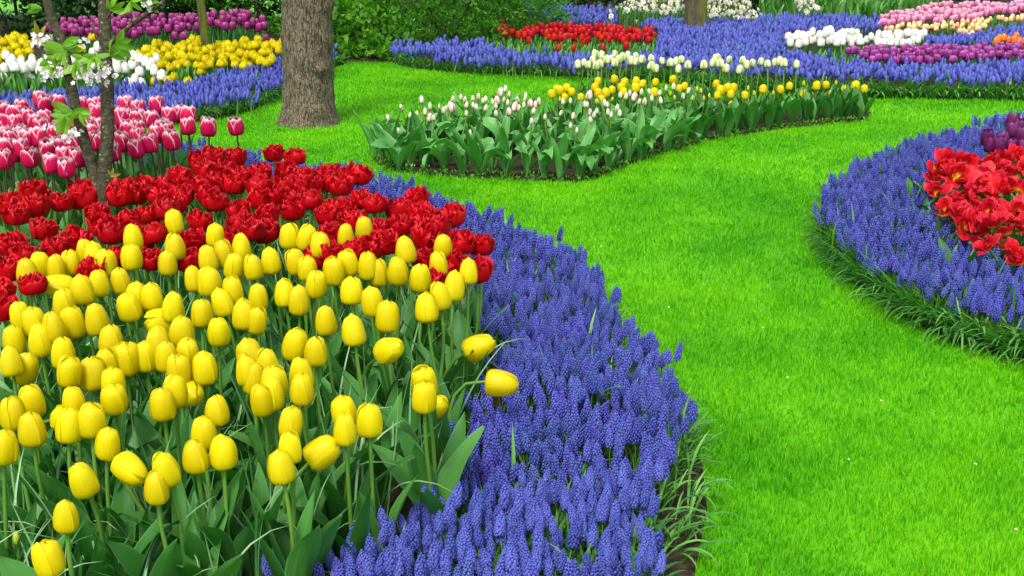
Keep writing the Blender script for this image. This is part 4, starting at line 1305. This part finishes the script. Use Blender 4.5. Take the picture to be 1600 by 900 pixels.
def daffodil_proto(seed, H):
    r_ = np.random.default_rng(seed)
    fl = []
    for j in range(6):
        u, v, qd = sheet(3, 4)
        s = 2 * u - 1
        w = np.interp(v, [0, .5, .85, 1], [.2, .38, .25, .05])
        fl.append(G(np.stack([v, s * w, .1 * v], 1), qd, np.stack([u, v], 1)).tf(rz(j * math.pi / 3), (0, 0, 0), .034).mat(0))
    a = np.linspace(0, 2 * math.pi, 9)[:-1]
    fl.append(tube([[0, 0, 0], [0, 0, .008], [0, 0, .018]], [.008, .010, .014], 8, cap=False).mat(3))
    d, t = r_.uniform(0, 6.28), r_.uniform(.9, 1.5)
    gs = [join(fl).tf(rz(d) @ ry(t), (0, 0, H)), tube([[0, 0, 0], [.003, 0, H * .5], [0, 0, H]], .003, 5, cap=False).mat(1)]
    for j in range(3):
        L = H * r_.uniform(.8, 1.15)
        gs.append(tulip_leaf(L, .014, r_.uniform(.1, .7), .2, .3, seed + j, 3, 6).tf(rz(r_.uniform(0, 6.28))).mat(2))
    return join(gs)


DM = [[mesh('daffodil', daffodil_proto(40 + i + 10 * int(h * 100), h), [M['daffodil'], M['stem'], M['leaf_far'], M['corona']]) for i in range(5)] for h in (.16, .22, .28, .34)]
df = fill_px([(956, 16), (968, 6), (980, -6), (1072, -8), (1072, 17), (1050, 22), (1025, 20), (1002, 16), (976, 20), (961, 16)], 6.4)
df += fill_px([(1100, 8), (1120, -6), (1170, -6), (1192, 22), (1178, 31), (1138, 30), (1104, 26)], 6.4) + fill_px([(1240, -4), (1270, -4), (1284, 20), (1272, 24), (1250, 20)], 6.0) + [(955, 26), (996, 34), (953, 18)]
for i, (px, py) in enumerate(df):
    z = float(np.interp(py, [0, 32], [14.2, 13.4])) + random.uniform(-.1, .1)
    C = deep(px, py, z)
    h = max(C[2], .12)
    k = int(np.clip(round((h - .16) / .06), 0, 3))
    o = obj('daffodil', DM[k][i % 5])
    o.location = (C[0], C[1], .004)
    o.rotation_euler = (0, 0, random.uniform(0, 6.28))
    o.scale = (1, 1, h / (.16, .22, .28, .34)[k])
    lab = 'white daffodil in the far clump beside the mossy trunk, towards the red tulips' if px < 1080 else 'white daffodil in the far clump beyond the mossy trunk' if px < 1200 else 'white daffodil in the small clump amid unopened green plants'
    tag(o, lab, 'daffodil', 'white daffodils beyond the blue sea')

# ------------------------------------------------------------------ grape hyacinths
def bell_spike(rings, per, seg, seed, Hs=.052, R=.0080):
    """a flower spike of little hanging bells; foot of the spike at the origin"""
    r_ = np.random.default_rng(seed)
    gs = []
    a = np.linspace(0, 2 * math.pi, seg, endpoint=False)
    for i in range(rings):
        t = i / (rings - 1)
        rr = R * np.interp(t, [0, .15, .5, .8, 1], [.72, 1.0, .92, .6, .12])
        zz = Hs * t
        m = max(1, int(round(per * np.interp(t, [0, .2, .7, 1], [.9, 1, .8, .2]))))
        for k in range(m):
            an = 2 * math.pi * (k + .5 * (i % 2)) / m + r_.uniform(-.15, .15)
            bs = .0043 * np.interp(t, [0, .5, .85, 1], [1.08, 1, .72, .5]) * r_.uniform(.88, 1.12)
            V = [[0, 0, bs * .95]]
            for (hh, rw) in ((.45, .78), (-.35, .82), (-1.0, .42)):
                V += [[np.cos(x) * rw * bs, np.sin(x) * rw * bs, hh * bs] for x in a]
            Fq = [(0, 1 + j, 1 + (j + 1) % seg, -1) for j in range(seg)]
            for L in range(2):
                Fq += [(1 + L * seg + j, 1 + (L + 1) * seg + j, 1 + (L + 1) * seg + (j + 1) % seg, 1 + L * seg + (j + 1) % seg) for j in range(seg)]
            g = G(V, Fq, np.column_stack([np.full(len(V), .5), np.full(len(V), t)]))
            tl = np.interp(t, [0, .6, 1], [1.0, .5, .0])
            gs.append(g.tf(rz(an) @ ry(-tl * .8), (rr * math.cos(an), rr * math.sin(an), zz + r_.uniform(-.001, .001))))
    core = tube([[0, 0, -.004], [0, 0, Hs * .5], [0, 0, Hs * .95]], [R * .55, R * .6, R * .15], 6)
    core.UV[:] = (.5, .9)
    gs.append(core)
    return join(gs)


def cone_spike(rings, seg, seed, Hs=.058, R=.0118):
    """the same spike seen from afar: a knobbly cone"""
    r_ = np.random.default_rng(seed)
    V, UV = [], []
    for i in range(rings):
        t = i / (rings - 1)
        rr = R * np.interp(t, [0, .15, .5, .8, 1], [.65, 1.0, .92, .62, .1])
        for j in range(seg):
            k = r_.uniform(.78, 1.22)
            an = 2 * math.pi * (j + .5 * (i % 2)) / seg
            V.append([rr * k * math.cos(an), rr * k * math.sin(an), Hs * t + r_.uniform(-.003, .003)])
            UV.append([.5, t])
    i = np.arange(rings * seg).reshape(rings, seg)
    j = np.roll(i, -1, 1)
    q = np.stack([i[:-1], j[:-1], j[1:], i[1:]], -1).reshape(-1, 4)
    return G(V, q, UV)


bands = {}
bands['near'] = [(1018, 930), (1022, 860), (1035, 790), (1052, 700), (1068, 645), (1045, 590), (1000, 525), (930, 437), (903, 408), (852, 382), (800, 356), (768, 343), (720, 328), (680, 308), (640, 293), (590, 281), (540, 268),
                 (470, 260), (400, 247), (300, 233), (150, 230), (-100, 232), (-100, 246), (300, 246), (380, 260), (480, 285), (560, 310), (640, 330), (700, 345), (748, 400), (742, 470), (765, 520), (785, 590), (750, 625), (722, 660), (722, 720), (700, 770), (650, 800),
                 (560, 838), (520, 870), (505, 950), (1000, 990)]
bands['side'] = [(1283, 330), (1300, 285), (1330, 263), (1380, 240), (1450, 215), (1530, 198), (1600, 185), (1800, 172), (1800, 200), (1620, 212), (1535, 222), (1535, 245), (1460, 255), (1452, 300), (1480, 345), (1530, 390), (1570, 420), (1640, 452), (1800, 500),
                 (1800, 560), (1600, 497), (1540, 483), (1480, 462), (1420, 438), (1380, 418), (1330, 383), (1300, 352)]
bands['left'] = [(-300, 172), (0, 178), (120, 172), (200, 168), (280, 170), (330, 160), (400, 150), (445, 128), (520, 98), (520, 72), (440, 85), (425, 100), (380, 108), (330, 122), (260, 136), (160, 144), (0, 154), (-300, 156)]
bands['sea'] = [(610, 71), (700, 69), (760, 70), (800, 85), (920, 92), (1028, 85), (1030, 48), (1000, 40), (1040, 33), (1100, 38), (1200, 29), (1300, 27), (1374, 30), (1370, 46), (1240, 50), (1218, 70), (1232, 85), (1300, 95), (1330, 100), (1450, 105), (1600, 103), (1800, 103),
                (1800, 132), (1600, 129), (1450, 125), (1300, 120), (1200, 114), (1100, 107), (1000, 102), (900, 106), (750, 97), (700, 92), (615, 80)]
bands['back'] = [(800, 3), (820, -4), (860, 10), (955, 15), (968, 32), (955, 39), (850, 33), (830, 22)]
bands['strip'] = [(1442, 62), (1530, 56), (1570, 46), (1640, 40), (1640, 56), (1550, 66), (1442, 73)]
bands['corner'] = [(1560, 12), (1660, 6), (1660, 22), (1575, 24)]
BH = .135
steps = {'near': .0285, 'side': .031, 'left': .042, 'sea': .056, 'back': .075, 'strip': .055, 'corner': .075}
ALL = []
for kx, pl in bands.items():
    P = jitter_fill(poly_on(pl, BH), steps[kx], .55)
    P = P + .03 * np.column_stack([vnoise(P, .11, 8) - .5, vnoise(P, .11, 9) - .5]) * 2
    P = P[rng.random(len(P)) < (.62 + .6 * vnoise(P, .10, 5))]
    hgt = BH - .045 + .055 * vnoise(P, .13, 6) + rng.normal(0, .015, len(P))
    ALL.append(np.column_stack([P, hgt, np.full(len(P), steps[kx])]))
extra = np.array([[*on(x, y, .11)[:2], .10, .03] for x, y in ((415, 888), (422, 900), (445, 893), (467, 898), (735, 640), (730, 660), (745, 628), (1052, 620), (1072, 640), (1060, 655))])
ALL.append(extra)
ALL = np.concatenate(ALL)
pc = pix(np.column_stack([ALL[:, :2], ALL[:, 2] + .02]))
ALL = ALL[(pc[:, 0] > -260) & (pc[:, 0] < 1860) & (pc[:, 1] < 1060)]
pc = pix(np.column_stack([ALL[:, :2], ALL[:, 2] + .02]))
vis = (pc[:, 0] > 0) & (pc[:, 0] < 1600) & (pc[:, 1] > 0) & (pc[:, 1] < 893)
order = np.argsort(np.where(vis, pc[:, 2], 1e9))
solo = np.zeros(len(ALL), bool)
solo[order[:300]] = True
NEARM = [mesh('flower_spike', bell_spike(11, 8, 6, 70 + i, Hs=(.045, .051, .056, .048)[i], R=(.0074, .0082, .0078, .0086)[i]), M['muscari']) for i in range(4)]
STEMM = [mesh('stem', tube([[0, 0, 0], [.02 * math.sin(i), .02 * math.cos(i), .5], [0, 0, 1.04]], .0022, 6, cap=False), M['stem']) for i in range(3)]
for me in STEMM:
    pass
strap = lambda seed, bend, W=.05: tulip_leaf(1, W, bend, .3, .5, seed, 3, 9)
SLEAF = [mesh('leaf', strap(i, b), M['leaf']) for i, b in enumerate((.5, .9, 1.5, 2.0))]
outerA = poly_on([p if len(p) > 2 else (p[0], p[1], 0) for p in BED_A_EDGE])
SM = [bpy.data.meshes.new('x') for _ in range(0)]
for i, (x, y, h, _s) in enumerate(ALL[solo]):
    px, py, _z = pix([[x, y, h + .02]])[0]
    edge = edge_dist(np.array([[x, y]]), outerA)[0] < .16
    if px < 480:
        lab = 'single blue grape hyacinth straying among the yellow tulip leaves'
    elif edge:
        lab = 'blue grape hyacinth spike on the outer rim of its border, next to the lawn'
    elif px < 720 and py > 770:
        lab = 'blue grape hyacinth spike in the near tongue of the border under the tulip leaves'
    elif py < 790:
        lab = 'blue grape hyacinth spike in the near border, level with the hanging yellow tulips\' leaves'
    else:
        lab = 'blue grape hyacinth spike in the thick of the border nearest the viewer'
    e = thing('grape_hyacinth', (x, y, .004), lab, 'flower', 'grape hyacinths of the near border')
    t, d = abs(random.gauss(0, .18)), random.uniform(0, 6.28)
    k = random.uniform(.75, 1.2)
    lean = Matrix.Rotation(d, 4, 'Z') @ Matrix.Rotation(t, 4, 'Y')
    o = obj('flower_spike', random.choice(NEARM), e)
    o.matrix_basis = lean @ Matrix.Translation((0, 0, h)) @ Matrix.Rotation(random.uniform(0, 6.28), 4, 'Z') @ Matrix.Scale(k, 4)
    o = obj('stem', random.choice(STEMM), e)
    o.matrix_basis = lean @ Matrix.Diagonal((1, 1, h, 1))
    for j in range(2):
        lf = obj('leaf', random.choice(SLEAF), e)
        L = random.uniform(.10, .17)
        lf.matrix_basis = Matrix.Rotation(random.uniform(0, 6.28), 4, 'Z') @ Matrix.Rotation(random.uniform(.1, .5), 4, 'Y') @ Matrix.Diagonal((L, L * 1.4, L, 1))
# the rest: one mass
rest = ALL[~solo]
zz = pix(np.column_stack([rest[:, :2], rest[:, 2]]))[:, 2]
gs = []
sparse_stem = tube([[0, 0, 0], [.01, 0, .5], [0, 0, 1]], .0022, 3, cap=False).mat(1)
for lo, hi, protos, kx in ((0, 4.4, [bell_spike(9, 7, 4, 80 + i) for i in range(3)], 1.0), (4.4, 7.2, [bell_spike(7, 6, 3, 90 + i, R=.0082) for i in range(3)], 1.02), (7.2, 99, [cone_spike(6, 6, 95 + i) for i in range(4)], 1.15)):
    S = rest[(zz >= lo) & (zz < hi)]
    pick = rng.integers(0, len(protos), len(S))
    for j, p in enumerate(protos):
        s = S[pick == j]
        m = len(s)
        if not m: continue
        t, d = np.abs(rng.normal(0, .18, m)), rng.uniform(0, 6.28, m)
        R = many_rot(rng.uniform(0, 6.28, m), t, d)
        pos = np.column_stack([s[:, 0] + np.sin(t) * np.cos(d) * s[:, 2], s[:, 1] + np.sin(t) * np.sin(d) * s[:, 2], s[:, 2]])
        wide = np.where(s[:, 3] > .05, 1.35, 1.0) * kx
        gs.append(scatter(p, pos, R, np.stack([wide * rng.uniform(.85, 1.15, m), wide * rng.uniform(.85, 1.15, m), rng.uniform(.8, 1.2, m) * np.where(s[:, 3] > .05, 1.15, 1.0)], 1)))
        if hi < 8:
            gs.append(scatter(sparse_stem, np.column_stack([s[:, :2], np.zeros(m)]), R, np.stack([np.ones(m), np.ones(m), s[:, 2]], 1)))
o = obj('grape_hyacinth_vegetation', mesh('grape_hyacinth_vegetation', join(gs), [M['muscari_mass'], M['stem']]))
tag(o, 'countless blue grape hyacinth spikes edging every bed and filling the far sea', 'flowers', kind='stuff')
# their strap leaves: one mass, thick under the spikes and flopping out over the rims
gs = []
lz = [strap(20 + i, b, .042) for i, b in enumerate((.5, .9, 1.5, 2.1))]
pos = rest[rng.random(len(rest)) < np.where(zz < 7.2, .95, .45)][:, :2]
pos = pos + rng.normal(0, .012, pos.shape)
pz = pix(np.column_stack([pos, np.zeros(len(pos))]))[:, 2]
pick = rng.integers(0, 4, len(pos))
for j in range(4):
    s = pos[pick == j]; m = len(s); w = np.where(pz[pick == j] > 7, 1.9, 1.15)
    L = rng.uniform(.09, .16, m) * np.where(rng.random(m) < .09, 1.55, 1.0)
    gs.append(scatter(lz[j], np.column_stack([s, np.zeros(m)]), many_rot(rng.uniform(0, 6.28, m), rng.uniform(.0, .4, m), rng.uniform(0, 6.28, m)), np.stack([L, L * w, L], 1)))


def rim(line, inward, per_m, lens, w=1.2, outn=None, spread=.09, tilt=(.15, .7)):
    """leaves along a bed's rim, leaning outwards over the lawn"""
    L = np.asarray(line)
    seg = np.diff(L, axis=0); ln = np.linalg.norm(seg, axis=1)
    cum = np.concatenate([[0], np.cumsum(ln)])
    m = int(cum[-1] * per_m)
    d = np.sort(rng.uniform(0, cum[-1], m))
    i = np.clip(np.searchsorted(cum, d) - 1, 0, len(seg) - 1)
    base = L[i] + seg[i] * ((d - cum[i]) / ln[i])[:, None]
    tang = seg[i] / ln[i][:, None]
    nrm = np.stack([tang[:, 1], -tang[:, 0]], 1) * inward
    base = base + nrm * (rng.random(m) ** 1.3 * spread + .03)[:, None]
    out = np.arctan2(-nrm[:, 1], -nrm[:, 0]) + rng.normal(0, 1.0, m)
    LL = rng.uniform(*lens, m)
    pk_ = rng.integers(0, 4, m)
    for j in range(4):
        k = pk_ == j
        if k.any():
            R = many_rot(out[k], rng.uniform(*tilt, k.sum()), out[k])
            gs.append(scatter(lz[j], np.column_stack([base[k], np.zeros(k.sum())]), R, np.stack([LL[k], LL[k] * w, LL[k]], 1)))


rim(poly_on(BED_A_EDGE[1:12]), -1, 150, (.07, .17), 1.25)
rim(poly_on(BED_A_EDGE[1:7]), -1, 50, (.10, .18), 1.2, tilt=(.4, 1.0))
rim(poly_on(BED_B_EDGE[5:]), -1, 260, (.12, .22), 1.2, tilt=(.3, .9))
rim(poly_on(BED_B_EDGE[9:]), -1, 420, (.12, .24), 1.25, spread=.10, tilt=(.4, 1.1))
rim(poly_on(BED_D_FRONT), -1, 260, (.10, .18), 1.9)
rim(poly_on(BED_E_FRONT[1:]), -1, 200, (.10, .19), 2.4)
rim(poly_on(BED_E_FRONT[5:]), -1, 160, (.12, .20), 2.4)
o = obj('grape_hyacinth_foliage', mesh('grape_hyacinth_foliage', join(gs), M['blade']))
tag(o, 'thin green strap leaves of the grape hyacinths flopping over the bed rims', 'leaves', kind='stuff')

# fine grassy leaves between the near tulips
gs = []
P = jitter_fill(poly_on([(-80, 1150), (-80, 480), (300, 430), (600, 450), (740, 560), (720, 700), (660, 820), (540, 900), (300, 1150)]), .048, .6)
m = len(P)
pick = rng.integers(0, 4, m)
thin = [tulip_leaf(1, .016, b, .4, .5, 60 + i, 3, 9) for i, b in enumerate((.3, .7, 1.3, 1.9))]
for j in range(4):
    s = P[pick == j]; k = len(s)
    L = rng.uniform(.16, .42, k)
    gs.append(scatter(thin[j], np.column_stack([s, np.zeros(k)]), many_rot(rng.uniform(0, 6.28, k), rng.uniform(0, .5, k), rng.uniform(0, 6.28, k)), np.stack([L, L, L], 1)))
P = jitter_fill(poly_on([(-100, 480), (-100, 330), (330, 330), (600, 380), (700, 450), (640, 480)]), .05, .6)
pick = rng.integers(0, 4, len(P))
for j in range(4):
    s = P[pick == j]; k = len(s)
    L = rng.uniform(.14, .26, k)
    gs.append(scatter(thin[j], np.column_stack([s, np.zeros(k)]), many_rot(rng.uniform(0, 6.28, k), rng.uniform(0, .5, k), rng.uniform(0, 6.28, k)), np.stack([L, L, L], 1)))
o = obj('thin_undergrowth', mesh('thin_undergrowth', join(gs), M['blade_pale']))
tag(o, 'fine grassy leaves tangled between the near tulip stems', 'leaves', kind='stuff')

# leaf mass of plants not yet in flower, far beds
gs = []
for poly, step, hh, wd in (([(1190, 34), (1190, 0), (1300, -12), (1500, -12), (1440, 18), (1374, 31)], .10, .27, .055), ([(1380, 52), (1600, 52), (1700, 40), (1700, 30), (1400, 45)], .10, .16, .05),
                           ([(1235, 110), (1330, 122), (1700, 118), (1700, 100), (1300, 96)], .075, .16, .05), ([(945, 40), (960, 30), (1072, 44), (1072, 30), (1000, 28), (960, 24)], .08, .16, .04),
                           ([(-100, 165), (-100, 120), (300, 112), (420, 95), (420, 110), (260, 150)], .08, .20, .05), ([(760, 98), (760, 75), (1030, 75), (1030, 95)], .075, .15, .05)):
    P = jitter_fill(poly_on(poly), step, .6)
    for j in range(4):
        s = P[j::4]; k = len(s)
        for rep in range(3):
            L = hh * rng.uniform(.6, 1.15, k)
            gs.append(scatter(tulip_leaf(1, .16, (.3, .6, .9, .4)[j], .4, .6, 70 + j, 3, 7), np.column_stack([s + rng.normal(0, .02, s.shape), np.zeros(k)]), many_rot(rng.uniform(0, 6.28, k), rng.uniform(0, .3, k), rng.uniform(0, 6.28, k)), np.stack([L, L * wd / .05, L], 1)))
o = obj('far_bed_foliage', mesh('far_bed_foliage', join(gs), M['blade']))
tag(o, 'upright green leaves of unopened plants filling the far beds', 'leaves', kind='stuff')
# small weeds along the island bed's soil rim
gs = []
L = poly_on(BED_C_FRONT)
for a, b_ in zip(L[:-1], L[1:]):
    m = int(np.linalg.norm(b_ - a) * 260)
    t = rng.random(m)[:, None]
    s = a + (b_ - a) * t + rng.normal(0, .03, (m, 2)) + np.array([0, .05])
    gs.append(scatter(leaflet_broad, np.column_stack([s, rng.uniform(0, .03, m)]), many_rot(rng.uniform(0, 6.28, m), rng.uniform(.3, 1.4, m), rng.uniform(0, 6.28, m)), rng.uniform(.012, .026, m)))
o = obj('small_weeds', mesh('small_weeds', join(gs), M['shrub_broad']))
tag(o, 'tiny green weeds on the dark soil rim of the island bed', 'weeds', kind='stuff')
print('things', len([o for o in bpy.data.objects if o.parent is None]), 'objects', len(bpy.data.objects), 'muscari', len(ALL), 'tris', sum(len(m.polygons) for m in bpy.data.meshes))

up_ = one_petal(CUP, 0.0, nu=4, nv=5)
pt = mesh('fallen_petal', G((up_.V - up_.V.mean(0)) @ np.asarray(ry(1.35)).T, up_.F, up_.UV), M['white'])
for (px, py) in ((1377, 626), (1326, 718), (1524, 725), (1587, 827), (1192, 512), (939, 385), (1045, 480), (1230, 590)):
    o = obj('fallen_petal', pt)
    P = on(px, py, .02)
    o.location = (P[0], P[1], .021)
    o.rotation_euler = (0, 0, random.uniform(0, 6.28))
    o.scale = (.009, .009, .009)
    tag(o, 'tiny pale petal fallen on the open lawn', 'petal', 'pale petals scattered on the lawn')
